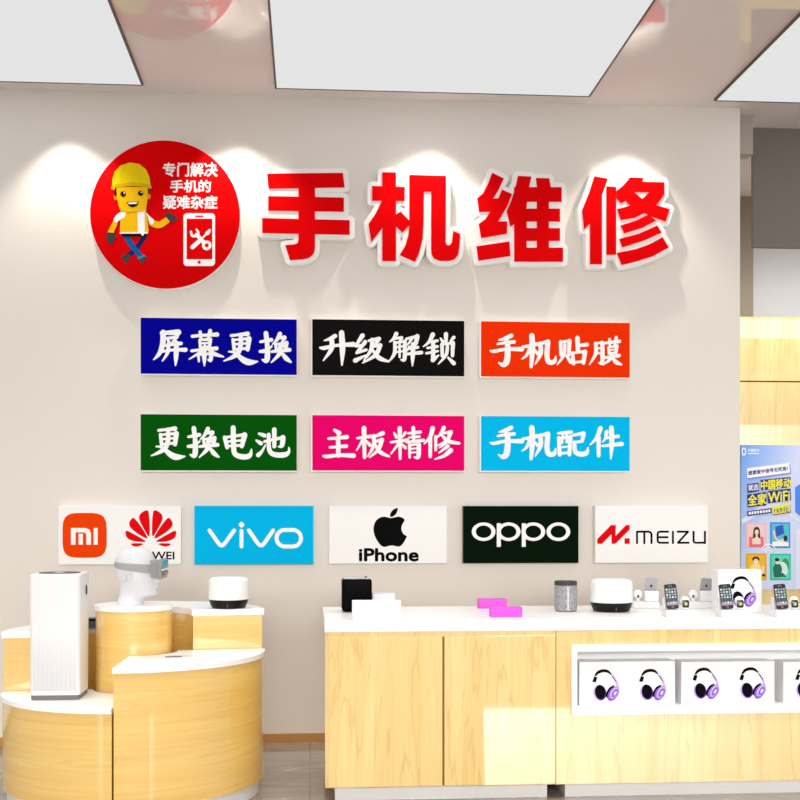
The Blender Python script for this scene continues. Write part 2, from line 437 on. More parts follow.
f.add(tr([rect(211, 425, 382, 695), rrect(268, 404, 323, 414, 4), circ(295, 715, 11)], *B), M_red)
f.add(tr(ring(345, 603, 32, 32, 13, 13) + stroke([(278, 532, 27), (328, 585, 27)]) + stroke([(240, 512, 15), (248, 538, 17), (275, 540, 17), (290, 520, 15), (276, 496, 12)])
         + stroke([(365, 502, 16), (350, 520, 26), (335, 535, 12), (305, 565, 12)]) + stroke([(300, 570, 28), (250, 615, 30)]), *B), M_print)
f.done('phone_symbol', r0)
f = Flat(wallmap(YD))
f.text(trt(text_polys('专门解决', 55, 52, 414, 142, 0.022), *B), M_print, 1)
f.text(trt(text_polys('手机的', 103, 168, 370, 248, 0.022), *B), M_print, 1)
f.text(trt(text_polys('疑难杂症', 55, 272, 414, 358, 0.022), *B), M_print, 1)
f.done('lettering', r0)

# ================================================================== BIG CHARACTERS
S = 800 / 110.0
BIG = [
 ('手', (260, 165), [[(52, 64), (603, 58), (615, 163), (62, 172)], [(60, 227), (610, 238), (610, 340), (60, 332)], [(16, 387), (652, 402), (652, 508), (16, 495)],
   [(280, 120), (400, 120), (400, 600), (393, 640), (375, 662), (350, 678), (300, 688), (218, 692), (183, 583), (250, 578), (272, 570), (280, 545)]]),
 ('机', (360, 165), [rect(162, 54, 262, 699), [(88, 153), (325, 160), (325, 262), (88, 260)], [(162, 250), (165, 455), (82, 562), (62, 428), (110, 360), (145, 290)],
   [(258, 362), (295, 340), (362, 408), (358, 440), (308, 492), (258, 442)],
   [(360, 72), (625, 80), (622, 560), (632, 583), (650, 585), (668, 565), (678, 480), (728, 502), (722, 600), (712, 655), (690, 685), (650, 698), (580, 698), (540, 680), (520, 650), (517, 600), (517, 195), (465, 195), (463, 420), (455, 540), (430, 640), (400, 705), (288, 655), (330, 585), (352, 510), (360, 420)]]),
 ('维', (466, 165), [[(190, 58), (275, 98), (232, 190), (198, 245), (235, 243), (262, 180), (335, 212), (300, 300), (235, 412), (298, 410), (298, 500), (110, 532), (92, 430), (140, 395), (175, 340), (95, 342), (82, 243), (125, 205), (160, 135)],
   [(75, 592), (315, 556), (322, 662), (90, 697)],
   [(378, 80), (475, 85), (455, 180), (440, 300), (440, 703), (350, 703), (350, 430), (322, 450), (295, 335), (325, 270), (355, 180)],
   [(508, 95), (605, 98), (618, 175), (518, 175)], rect(515, 165, 602, 703), rect(350, 162, 695, 268), rect(350, 318, 683, 411), rect(350, 460, 683, 552), rect(350, 602, 705, 704)]),
 ('修', (570, 165), [[(178, 82), (275, 100), (232, 222), (232, 722), (145, 722), (145, 425), (102, 470), (88, 330), (140, 200)], [(265, 155), (335, 160), (335, 652), (265, 655)],
   [(435, 90), (535, 96), (500, 165), (430, 245), (372, 280), (337, 242), (337, 190), (390, 145)],
   [(500, 122), (685, 126), (685, 215), (640, 280), (560, 340), (470, 385), (370, 400), (342, 322), (430, 298), (525, 248), (575, 198), (465, 198)],
   [(465, 198), (525, 248), (610, 288), (725, 322), (695, 412), (600, 378), (510, 335), (425, 285), (400, 255)],
   [(368, 440), (480, 405), (570, 360), (625, 405), (530, 455), (395, 498)], [(358, 538), (500, 500), (635, 440), (665, 492), (550, 545), (380, 600)],
   [(340, 640), (480, 612), (580, 575), (672, 525), (718, 600), (600, 665), (480, 702), (375, 728)]]),
]
YB = D - 0.07
nm = {'手': 'just right of the round sign', '机': 'second of the four', '维': 'third of the four', '修': 'nearest the wall end'}
for ch, (ox, oy), polys in BIG:
    P = tr(polys, S, ox, oy)
    xs = [x for p in P for x, y in p]; ys = [y for p in P for x, y in p]
    bx, bz = W((min(xs) + max(xs)) / 2, (min(ys) + max(ys)) / 2, YB)
    r = root('character_sign', (bx, D, bz), 'big raised red character %s with white outline, %s' % (ch, nm[ch]), 'sign letter', 'big red characters on the wall')
    def halo(rad):
        out = list(P)
        for p in P:
            for i in range(len(p)):
                a, b = p[i], p[(i + 1) % len(p)]
                dx, dy = b[0] - a[0], b[1] - a[1]; l = hypot(dx, dy)
                if l < 1e-6: continue
                nx, ny = -dy / l * rad, dx / l * rad
                out.append([(a[0] + nx, a[1] + ny), (b[0] + nx, b[1] + ny), (b[0] - nx, b[1] - ny), (a[0] - nx, a[1] - ny)])
                out.append(circ(a[0], a[1], rad, n=14))
        return out
    bm = prism_px(halo(5.1), YB, YB + 0.010, D - 0.001)
    for rad, ya, yb_ in ((4.7, YB + 0.005, YB + 0.0101), (4.1, YB + 0.0015, YB + 0.0051)):
        merge(bm, prism_px(halo(rad), YB, ya, yb_))
    obj('white_backing', bm, M_signwhite, r)
    obj('red_face', prism_px(P, YB, YB - 0.004, YB + 0.0015), M_red, r)

# ================================================================== SERVICE BOARDS (brush lettering)
def parse(s):
    out = []
    for st in s.split('|'):
        v = [float(a) for a in st.replace(',', ' ').split()]
        out.append([tuple(v[i:i + 3]) for i in range(0, len(v), 3)])
    return out
BR = {}
BR['屏'] = '62,44,10 110,42,14 155,40,18|152,40,14 146,66,12|75,75,8 145,67,10|72,40,16 70,100,16 52,155,13 20,190,4|95,77,6 105,95,10|138,78,10 120,96,5|85,112,8 170,101,11|62,146,8 130,136,9 195,136,13|100,105,12 97,150,11 68,197,4|145,98,14 143,170,14 140,222,4'
BR['幕'] = '232,62,10 300,56,9 368,52,13|275,38,10 280,76,9|330,32,12 318,76,8|272,82,8 276,122,9|272,82,7 330,78,10|330,78,12 325,122,10|280,101,6 325,98,6|278,122,6 325,119,8|228,142,9 300,133,9 365,128,12|300,112,8 285,142,10 215,187,4|318,130,8 350,157,13 402,174,5|265,162,9 268,200,6|265,164,6 335,156,9|335,156,12 332,192,12 318,190,5|298,140,12 298,180,13 298,224,4'
BR['更'] = '445,58,9 490,53,9 535,48,14|455,80,10 462,135,11|455,82,7 540,75,9|542,75,16 535,135,12|462,106,7 535,100,7|465,133,7 535,128,9|498,52,12 495,120,14 470,165,14 405,197,4|432,146,5 465,152,9 510,190,17 545,204,18 590,200,4'
BR['换'] = '605,92,8 665,81,12|635,45,14 643,120,14 640,192,16 615,190,5|603,145,9 635,140,12 668,116,5|712,48,13 695,82,10 670,106,4|705,73,7 738,68,12 722,94,6|688,106,9 692,136,9|690,106,7 745,98,9|748,98,13 742,138,10|712,106,7 705,128,6|725,106,6 732,120,6|665,146,8 765,136,12|715,120,12 710,157,13 665,205,4|720,150,7 745,182,14 772,203,6'
BR['升'] = '105,60,13 75,76,10 45,85,4|22,124,6 45,126,12 110,112,9 205,106,15|85,75,14 85,130,14 40,195,4|140,42,16 145,130,17 142,220,5'
BR['级'] = '255,58,14 222,108,9 218,116,8|222,116,8 262,108,8 272,96,6|270,92,12 225,150,9|222,153,8 275,136,9|215,195,14 275,165,5|290,86,8 345,76,13|345,76,12 322,113,9|322,116,9 352,111,11|352,111,13 325,165,12 255,208,4|308,80,12 302,135,12 262,195,4|310,136,7 345,180,14 398,200,6'
BR['解'] = '440,48,13 425,76,10 403,92,4|435,76,7 470,69,9 455,92,7|432,95,10 430,155,11 400,200,4|432,98,7 485,89,8|487,90,12 485,185,12 466,190,5|435,123,6 482,116,6|435,149,6 482,143,6|458,95,8 458,175,7|495,76,8 552,63,10|555,62,14 545,103,12 528,106,5|525,72,10 512,96,7 495,112,4|512,120,9 500,140,5|505,131,7 558,122,9|488,160,8 578,151,11|532,105,13 530,170,13 528,224,4'
BR['锁'] = '640,52,14 620,92,10 588,118,4|625,93,7 665,86,9|610,126,7 665,118,9|605,155,8 668,143,7|642,95,12 642,185,13|640,192,14 672,166,5|712,50,13 712,90,10|682,72,5 695,92,10|755,68,11 735,90,5|690,106,11 692,170,10|690,106,7 748,99,9|750,98,13 748,168,10|720,116,10 712,165,10 670,214,4|725,180,7 755,210,13'
BR['手'] = '150,42,13 115,58,11 82,66,4|75,88,7 115,81,9 165,76,11|35,125,5 55,128,10 120,116,10 208,116,14|118,55,12 130,100,16 125,180,18 105,202,14 80,190,4'
BR['机'] = '212,102,7 240,100,10 290,88,12|262,42,16 265,120,16 258,212,10|255,100,11 235,147,9 208,170,4|272,115,6 295,140,11|308,85,13 310,140,13 280,198,4|305,85,8 350,76,13|350,76,15 345,150,15 355,186,15 385,184,13 393,155,4'
BR['贴'] = '420,76,11 422,148,10|420,78,7 465,71,9|468,71,13 465,148,10|443,90,9 438,147,10 402,200,4|450,150,7 475,186,12|512,55,14 515,125,13|520,96,9 565,91,12|485,136,10 490,195,11|485,137,7 550,129,9|553,130,14 545,192,11|490,189,7 545,183,9'
BR['膜'] = '612,85,11 612,140,11 578,200,4|612,85,7 645,79,8|648,80,12 648,185,12 630,190,5|615,113,6 645,108,6|613,141,6 645,136,6|662,83,8 742,73,11|688,62,9 690,98,7|725,52,10 715,96,7|682,106,8 685,140,9|682,106,6 728,99,8|728,98,11 722,138,9|687,121,5 722,117,5|687,138,6 722,135,6|660,163,8 740,151,11|700,140,11 690,172,10 650,202,4|705,166,7 725,188,13 753,200,6'
BR['电'] = '432,96,13 445,150,12|432,96,8 535,81,10|540,82,17 525,145,12|440,119,7 530,111,7|445,143,7 525,138,9|478,42,15 480,150,15 490,188,15 530,202,16 568,195,14 578,160,4'
BR['池'] = '620,75,8 648,85,13|605,112,7 630,128,13|615,192,14 635,172,9 655,136,4|650,118,9 750,96,10|750,96,16 745,140,13 725,146,4|703,52,14 703,145,12|672,80,12 675,160,13 700,188,15 757,191,16 782,175,10 783,150,4'
BR['主'] = '90,55,8 115,72,15|58,102,8 105,99,9 158,93,13|65,150,7 155,143,11|110,95,13 112,195,13|28,197,6 50,200,11 115,193,10 195,195,14'
BR['板'] = '215,100,7 290,89,11|252,45,14 255,205,10|248,105,10 212,166,4|265,115,6 285,138,11|355,72,13 320,86,9 298,88,5|305,88,12 305,142,11 272,200,4|310,119,7 350,109,12|350,108,13 330,162,11 282,205,4|312,130,6 340,175,12 390,200,6'
BR['精'] = '418,72,6 430,94,10|478,70,9 462,94,5|400,122,7 490,109,10|448,45,13 450,212,8|445,125,9 400,185,4|458,130,6 478,152,10|495,73,7 560,66,10|500,96,6 555,91,8|485,122,7 578,111,10|522,42,11 525,115,9|502,136,10 502,205,7|502,138,6 550,131,8|552,132,13 550,200,12 528,204,5|506,158,5 548,154,5|506,179,5 548,175,5'
BR['修'] = '628,45,14 615,92,11 582,130,4|615,95,12 615,200,10|645,90,9 645,165,8|690,42,12 672,77,9 648,98,4|682,73,6 728,66,11|728,66,12 705,112,10 655,140,4|680,85,7 715,116,12 773,128,8|700,126,10 665,152,4|712,143,11 662,180,4|728,166,14 690,196,10 640,215,4'
BR['配'] = '408,73,8 478,66,11|410,98,11 415,190,12|410,100,7 470,93,9|473,92,13 468,190,11|432,72,8 428,126,7|452,70,8 453,122,7|430,149,6 455,146,6|415,184,8 468,178,8|490,83,8 540,73,11|545,74,14 538,116,10|492,123,7 540,116,9|495,122,12 500,173,13 530,187,15 562,180,13 570,150,4'
BR['件'] = '638,45,14 618,97,11 582,135,4|628,95,13 628,195,11|672,65,12 665,100,8 650,120,4|672,99,7 735,89,11|648,142,7 755,131,13|698,42,14 700,130,14 695,212,5'
def board(nm_, rectpx, face_m, label, group, thick, edge=M_signwhite):
    Yf = D - thick
    x0, y0, x1, y1 = rectpx
    a = W(x0, y0, Yf); b = W(x1, y0, Yf); zt = (a[1] + b[1]) / 2
    zb_ = (W(x0, y1, Yf)[1] + W(x1, y1, Yf)[1]) / 2
    r = root(nm_, ((a[0] + b[0]) / 2, D, (zt + zb_) / 2), label, 'sign', group)
    obj('backing_board', box(a[0], b[0], Yf + 0.002, D - 0.001, zb_, zt, 0.001, seg=1), edge, r)
    rim = 0.008 if nm_ == 'service_sign' else 0.0015
    obj('face_panel', box(a[0] + (rim if x0 > 310 else 0.0015), b[0] - 0.0015, Yf, Yf + 0.0021, zb_ + rim, zt - 0.0015), face_m, r)
    return r, Yf
def srv(rectpx, col, name, chars, oxy, label):
    m = mat(name, col, 0.6, 0.03, noise=0)
    r, Yf = board('service_sign', rectpx, m, label, 'coloured service boards', 0.06)
    f = Flat(wallmap(Yf)); P = []
    for ch, dx, dy in chars:
        for st in parse(BR[ch]): P += [[(x + dx, y + dy) for x, y in p] for p in stroke(st, 1.86)]
    f.add(tr(P, 800 / 146.0, *oxy), M_print)
    f.done('lettering', r)
srv((140.4, 318.3, 297, 375.6), rgb(0, 0, 150), 'blue_acrylic', [('屏', 0, 0), ('幕', 0, 0), ('更', 0, 0), ('换', 0, 0)], (150, 325), 'blue wall board reading 屏幕更换 in white brush characters')
srv((311, 319.8, 464.5, 377.0), rgb(16, 15, 15), 'black_acrylic', [('升', 0, 0), ('级', 0, 0), ('解', 0, 0), ('锁', 0, 0)], (316, 325), 'black wall board reading 升级解锁 in white brush characters')
srv((479.8, 321.9, 630, 378.3), rgb(243, 50, 0), 'orange_acrylic', [('手', 0, 0), ('机', 0, 0), ('贴', 0, 0), ('膜', 0, 0)], (484, 328), 'orange wall board reading 手机贴膜 in white brush characters')
srv((140.4, 414.4, 297, 471.8), rgb(0, 84, 4), 'green_acrylic', [('更', -376, -1), ('换', -373, 0), ('电', 0, 0), ('池', 0, 0)], (146, 420), 'green wall board reading 更换电池 in white brush characters')
srv((311, 415.3, 464.5, 471.9), rgb(234, 0, 108), 'pink_acrylic', [('主', 0, 0), ('板', 0, 0), ('精', 0, 0), ('修', 0, 0)], (318, 420), 'pink wall board reading 主板精修 in white brush characters')
srv((479.8, 416.2, 630, 472.2), rgb(0, 186, 240), 'cyan_acrylic', [('手', 0, 0), ('机', 0, 0), ('配', 0, 0), ('件', 0, 0)], (484, 420), 'cyan wall board reading 手机配件 in white brush characters')

# ================================================================== BRAND BOARDS
M_bw = mat('white_board_face', rgb(249, 248, 247), 0.5, 0.1, noise=0)
M_logo_o = mat('logo_orange', rgb(240, 66, 4), 0.6, 0.03, noise=0); M_logo_r = mat('logo_red', rgb(228, 6, 14), 0.6, 0.03, noise=0)
M_logo_k = mat('logo_black', rgb(8, 8, 8), 0.6, 0.03, noise=0)
GB = 'brand boards in a row'; Z2 = 800 / 130.0
r, Yf = board('brand_sign', (58.4, 505.8, 181, 564.6), M_bw, 'white wall board with an orange mi badge and a red petal fan, leftmost brand board', GB, 0.04)
o = (Z2, 55, 500)
sq = []
for i in range(64):
    t = 2 * pi * i / 64; c_, s_ = cos(t), sin(t)
    sq.append((182.5 + 136 * math.copysign(abs(c_) ** 0.5, c_), 217.5 + 138 * math.copysign(abs(s_) ** 0.5, s_)))
f = Flat(wallmap(Yf)); f.add(tr([sq], *o), M_logo_o)
f.add(tr([[(98, 172), (190, 172), (212, 182), (222, 205), (222, 275), (193, 275), (193, 215), (188, 203), (175, 199), (127, 199), (127, 275), (98, 275)], rect(145, 208, 172, 275), rect(238, 172, 263, 275)], *o), M_print)
f.done('badge', r, 'orange rounded badge reading mi')
pet = [[(570, 62), (545, 68), (522, 88), (516, 110), (524, 135), (550, 185), (580, 234), (584, 190), (582, 120), (576, 72)],
       [(482, 105), (462, 125), (455, 145), (460, 165), (485, 190), (525, 218), (562, 238), (572, 234), (548, 190), (512, 138)],
       [(437, 184), (432, 205), (440, 230), (462, 246), (500, 257), (555, 259), (558, 252), (530, 234), (490, 212)],
       [(462, 266), (475, 280), (498, 288), (525, 282), (554, 266)]]
pet += [[(1180 - x, y) for x, y in p] for p in pet]
f = Flat(wallmap(Yf)); f.add(tr([chaikin(p) for p in pet], *o), M_logo_r); f.done('petal_logo', r, 'red fan of petals')
f = Flat(wallmap(Yf)); f.text(text_polys('HUAWEI', 126, 551.8, 174.2, 559.3, 0.03), M_logo_k); f.done('lettering', r)

r, Yf = board('brand_sign', (194.3, 505.8, 313.5, 564.4), mat('sky_blue_acrylic', rgb(0, 184, 238), 0.6, 0.03, noise=0), 'sky blue wall board reading vivo in white', GB, 0.04, mat('sky_blue_edge', rgb(120, 206, 236), 0.4, 0.3, noise=0))
o = (Z2, 190, 500); P = []
for st in ([(120, 187), (172, 262), (183, 275), (195, 280), (207, 275), (218, 262), (272, 187)], [(317, 190), (317, 286)], [(362, 187), (414, 262), (425, 275), (437, 280), (449, 275), (460, 262), (512, 187)]):
    P += stroke([(x, y, 24) for x, y in st], smooth=False)
oo = rrect(533, 184, 683, 286, 50, 8); oo.append(oo[0]); P += stroke([(x, y, 24) for x, y in oo], smooth=False)
P.append([(317, 132), (337, 152), (317, 172), (297, 152)]); P.append(circ(317, 152, 16))
f = Flat(wallmap(Yf)); f.add(tr(P, *o), M_print); f.done('lettering', r)

r, Yf = board('brand_sign', (329, 505.9, 447, 563.6), M_bw, 'white wall board with a black bitten apple above the word iPhone', GB, 0.04)
o = (Z2, 325, 500)
ap = [(402, 112), (375, 103), (350, 102), (320, 118), (303, 145), (297, 180), (303, 215), (320, 250), (345, 283), (368, 290), (390, 283), (410, 279), (432, 283), (455, 289), (475, 275), (493, 248), (504, 224), (502, 222), (480, 208), (468, 180), (474, 150), (494, 124), (475, 107), (450, 101), (425, 108)]
f = Flat(wallmap(Yf)); f.add(tr([chaikin(ap, 2), chaikin([(400, 104), (399, 95), (404, 78), (418, 60), (440, 49), (448, 47), (448, 60), (440, 82), (425, 98), (410, 104)], 1)], *o), M_logo_k); f.done('apple_logo', r)
f = Flat(wallmap(Yf)); f.text(trt(text_polys('iPhone', 212, 300, 573, 375, 0.055), *o), M_logo_k); f.done('lettering', r)

r, Yf = board('brand_sign', (463.2, 506, 578.6, 563.1), mat('deep_green_acrylic', rgb(2, 20, 4), 0.6, 0.03, noise=0), 'blackish green wall board reading oppo in white', GB, 0.04, mat('dark_green_edge', rgb(30, 44, 32), 0.4, 0.3, noise=0))
o = (Z2, 455, 500); P = []
for c_ in (176, 330, 482, 636): P += ring(c_, 195, 73, 57, 48, 38)
P += [rect(257, 143, 282, 288), rect(411, 143, 435, 288)]
f = Flat(wallmap(Yf)); f.add(tr(P, *o), M_print); f.done('lettering', r)

r, Yf = board('brand_sign', (595.3, 505.8, 708, 562.8), M_bw, 'white wall board with a red slanted logo reading MEIZU, rightmost brand board', GB, 0.055)
o = (Z2, 585, 500)
f = Flat(wallmap(Yf)); f.add(tr([[(75, 240), (160, 154), (190, 154), (187, 222), (252, 154), (275, 154), (275, 182), (187, 270), (163, 270), (162, 212), (104, 270), (75, 270)], rect(243, 236, 275, 270)], *o), M_logo_r); f.done('slanted_logo', r)
P = []
for st in ([(320, 270), (320, 195), (393, 195), (404, 200), (409, 210), (409, 270)], [(365, 195), (365, 270)], [(516, 195), (460, 195), (450, 199), (447, 208), (447, 252), (451, 260), (460, 263), (516, 263)], [(447, 229), (512, 229)], [(541, 190), (541, 270)], [(565, 195), (634, 195), (572, 263), (642, 263)], [(668, 190), (668, 252), (672, 260), (681, 263), (738, 263)], [(738, 190), (738, 270)]):
    P += stroke([(x, y, 12.5) for x, y in st], smooth=False, cap=False)
f = Flat(wallmap(Yf)); f.add(tr(P, *o), M_logo_k); f.done('lettering', r)

# ================================================================== ROUND DISPLAY ISLAND
IX, IY, IR = -0.893, 6.25, 0.66
def arc(r, a0, a1, n=40, cx=None, cy=None):
    cx = IX if cx is None else cx; cy = IY if cy is None else cy
    return [(cx + r * cos(radians(a0 + (a1 - a0) * i / n)), cy + r * sin(radians(a0 + (a1 - a0) * i / n))) for i in range(n + 1)]
CR = 0.198; CXY = (X_at(134, 6.25), 6.25)
def sector(r_out, r_in, a0, a1):
    return arc(r_out, a0, a1) + arc(r_in, a1, a0, 24)
def pedestal(name, label, plan_body, plan_top, plan_kick, ztop, slab, z0=0.075, kick=True):
    cxp = sum(p[0] for p in plan_body) / len(plan_body); cyp = sum(p[1] for p in plan_body) / len(plan_body)
    r = root(name, (cxp, cyp, 0), label, 'display stand', 'quarter-round stands of the display island')
    o = obj('body', extrude_plan(plan_body, z0, ztop - slab), M_woodH, r); smooth_by_angle(o, 30)
    o = obj('top_slab', extrude_plan(plan_top, ztop - slab, ztop, bev=0.002), M_top, r); smooth_by_angle(o, 30)
    o = obj('plinth', extrude_plan(plan_kick, 0, z0), M_kick, r); smooth_by_angle(o, 30)
    return r
gapd = 0.6
ZA, ZB, ZCc, ZD, ZE = 0.532, 0.72, 0.962, 0.928, 0.83
ci = CR + 0.016
pedestal('display_stand', 'low curved wooden stand with white top carrying the white air purifier', sector(IR - .008, ci, 187, 268.6), sector(IR, ci, 187, 268.5), sector(IR - .03, ci + .02, 189, 267), ZA, 0.024)
pedestal('display_stand', 'front right curved wooden stand with white top carrying a flat white device', sector(IR - .008, ci, 269.4, 366.5), sector(IR, ci, 269.0, 367), sector(IR - .03, ci + .02, 272, 364), ZB, 0.026)
pedestal('display_stand', 'round wooden drum stand in the middle carrying the white mannequin head', arc(CR - .006, 0, 360, 64, *CXY)[:-1], arc(CR, 0, 360, 64, *CXY)[:-1], arc(CR - .03, 0, 360, 64, *CXY)[:-1], ZCc, 0.026)
rin = 0.285
def dplan(ro, ri, a0, a1, inset=0): return sector(ro, ri, a0, a1)
pedestal('display_stand', 'tall rear right wooden stand with white top carrying a white smart speaker', sector(IR - .012, rin + .006, 8, 98), sector(IR - .002, rin, 7.4, 98.5), sector(IR - .05, rin + .03, 15, 96), ZD, 0.032)
pedestal('display_stand', 'rear left wooden stand with white top half hidden behind the white air purifier', sector(IR - .008, rin + .006, 99.5, 185.5), sector(IR, rin, 99, 186), sector(IR - .05, rin + .03, 101, 184), ZE, 0.032)

# air purifier
M_pur = mat('purifier_white', rgb(234, 233, 234), 0.4, 0.4, noise=0); M_purg = mat('purifier_grey', rgb(112, 112, 114), 0.5, 0.3, noise=0)
M_hole = mat('purifier_grille', rgb(206, 206, 207), 0.6, 0.2, noise=0)
fx, fy = G(30.2, 700.5, ZA); gx, gy = G(78.5, 700.5, ZA)
pw = gx - fx; pd = 0.235; ph = 0.605
pr = root('air_purifier', ((fx + gx) / 2, fy + pd / 2, ZA), 'tall white square air purifier with a grey base', 'air purifier')
x0, x1, y0, y1 = -pw / 2, pw / 2, -pd / 2, pd / 2
def rr_loft(levels, rad, mi=0):
    """levels: (z, grow)"""
    bm = bmesh.new(); rings = []
    for z, g in levels:
        rings.append([bm.verts.new((x, y, z)) for x, y in rrect(x0 - g, y0 - g, x1 + g, y1 + g, rad, 6)])
    n = len(rings[0])
    for a, b in zip(rings, rings[1:]):
        for i in range(n): bm.faces.new((a[i], a[(i + 1) % n], b[(i + 1) % n], b[i]))
    bm.faces.new(rings[0][::-1]); bm.faces.new(rings[-1])
    return bm
smooth_by_angle(obj('base', rr_loft([(0, -.004), (.003, -.001), (.024, -.001)], .016), M_purg, pr, local=True), 30)
smooth_by_angle(obj('housing', rr_loft([(.024, .002), (.2, .003), (ph - .004, .006), (ph, .002)], .02), M_pur, pr, local=True), 30)
bm = bmesh.new()   # perforated lower front: rows of fine slots
for i in range(34):
    for j in range(22):
        if random.random() < j / 30.0: pass
        zz = 0.05 + j * 0.0115; xx = x0 + .016 + i * (pw - .032) / 33
        s_ = 0.0018 * (1 - j / 24.0)
        v = [bm.verts.new((xx + a * s_, y0 - .0042, zz + b * .0054)) for a, b in ((-1, -1), (1, -1), (1, 1), (-1, 1))]
        bm.faces.new(v)
obj('grille_slots', bm, M_hole, pr, local=True)
bm = bmesh.new()   # fan grille on the top
for k in range(9):
    rr_ = 0.012 + k * 0.0105
    b2 = lathe([(rr_, ph + .0003), (rr_, ph + .003), (rr_ + .004, ph + .003), (rr_ + .004, ph + .0003)], 40); merge(bm, b2)
for k in range(18):
    a = 2 * pi * k / 18; b2 = box(.012, .1, -.0015, .0015, ph + .0003, ph + .0025); merge(bm, b2, Matrix.Rotation(a, 4, 'Z'))
smooth_by_angle(obj('fan_grille', bm, M_purg, pr, local=True), 30)
smooth_by_angle(obj('fan_cap', lathe([(.026, ph + .0005), (.026, ph + .004), (0, ph + .005)], 32), M_pur, pr, local=True), 30)
b2 = bmesh.new(); lathe([(.013, 0), (.013, .003), (.011, .004), (0, .004)], 32, bm=b2)
bmesh.ops.transform(b2, matrix=Matrix.Translation((x1 + .006, 0.03, ph - .085)) @ Matrix.Rotation(pi / 2, 4, 'Y') @ Matrix.Scale(1.9, 4, (1, 0, 0)), verts=b2.verts)
obj('control_display', b2, M_black, pr, local=True)

# small dark box behind the purifier
bx, by = X_at(86, 6.36), 6.36
r = root('gadget_box', (bx, by, ZE), 'small dark grey box on the rear left stand, peeking out right of the purifier', 'box')
M_db = mat('slate_plastic', rgb(66, 76, 78), 0.4, 0.4, noise=0)
obj('case', box(-.065, .062, -.04, .04, 0, .038, .003), M_db, r, local=True)
obj('lid', box(-.066, .063, -.041, .041, .038, .052, .003), M_black, r, local=True)

# ---------------- mannequin head
q = 0.000565                     # metres per traced unit
def interp(T, y):
    if y <= T[0][0]: return T[0][1]
    for (a, va), (b, vb) in zip(T, T[1:]):
        if y <= b:
            t = (y - a) / (b - a); t = t * t * (3 - 2 * t) * .5 + t * .5
            return va + (vb - va) * t
    return T[-1][1]
BACK = [(52, 320), (56, 275), (64, 245), (80, 208), (100, 182), (130, 160), (165, 149), (200, 147), (250, 152), (300, 165), (350, 180), (400, 190), (450, 186), (500, 178), (540, 166), (572, 160)]
FRNT = [(52, 330), (56, 380), (64, 412), (80, 442), (100, 465), (130, 486), (165, 500), (200, 506), (240, 508), (265, 502), (290, 506), (340, 508), (380, 508), (410, 507), (440, 505), (465, 505), (485, 500), (498, 470), (512, 420), (530, 398), (550, 392), (572, 398)]
HALF = [(52, 8), (56, 50), (64, 78), (80, 105), (100, 124), (130, 140), (165, 149), (200, 152), (250, 150), (300, 147), (340, 142), (380, 132), (420, 120), (450, 110), (480, 100), (500, 96), (530, 98), (572, 108)]
NOSE = [(258, 0), (275, 6), (300, 16), (330, 30), (352, 40), (364, 40), (376, 14), (386, 8), (396, 14), (404, 20), (412, 12), (418, 18), (428, 20), (438, 8), (450, 8), (466, 16), (482, 16), (494, 4), (500, 0)]
def head_pt(y, th, grow=0.0):
    b, f_, w = interp(BACK, y), interp(FRNT, y), interp(HALF, y)
    cx_ = (b + f_) / 2; a = (f_ - b) / 2; c_, s_ = cos(th), sin(th)
    # the face is narrower than the skull
    ww = w * (1 - 0.16 * max(0, c_) ** 2 * min(1, max(0, (y - 200) / 120)))
    x = cx_ + (a + grow) * math.copysign(abs(c_) ** 0.92, c_); yy = (ww + grow) * math.copysign(abs(s_) ** 0.92, s_)
    if 258 < y < 500 and c_ > 0:
        sig = 0.16 if y < 378 else (0.26 if y < 445 else 0.34)
        x += interp(NOSE, y) * math.exp(-(th / sig) ** 2)
        if 265 < y < 320: x -= 12 * math.exp(-((abs(th) - .42) / .15) ** 2) * math.exp(-((y - 292) / 18) ** 2)
    return x, yy
M_man = mat('matt_white_mannequin', rgb(222, 223, 226), 0.45, 0.4, noise=0)
hx, hy = W(132, 607, 6.25)[0], 6.235
YAW = -0.06
hr = root('mannequin_head', (hx, hy, ZCc), 'white mannequin head facing right on the round drum stand', 'mannequin head', rz=YAW)
def H(x, y, z): return ((x - 290) * q, y * q, (572 - z) * q)
bm = bmesh.new(); N = 72; rings = []
ths = [((i / N) * 2 - 1) for i in range(N)]
ths = [pi * (abs(t) ** 1.35) * (1 if t >= 0 else -1) for t in ths]
ys = [572, 566, 550, 535, 520, 508, 500, 494, 488, 482, 474, 466, 458, 450, 444, 438, 433, 428, 423, 418, 413, 408, 404, 400, 396, 391, 386, 381, 376, 370, 364, 358, 350, 340, 330, 318, 306, 294, 282, 272, 262, 250, 235, 215, 195, 175, 155, 138, 122, 108, 96, 86, 76, 69, 63, 58, 54, 52]
for y in ys: rings.append([bm.verts.new(H(*head_pt(y, t), y)) for t in ths])
for a, b in zip(rings, rings[1:]):
    for i in range(N): bm.faces.new((a[i], a[(i + 1) % N], b[(i + 1) % N], b[i]))
bm.faces.new(rings[0][::-1]); bm.faces.new(rings[-1])
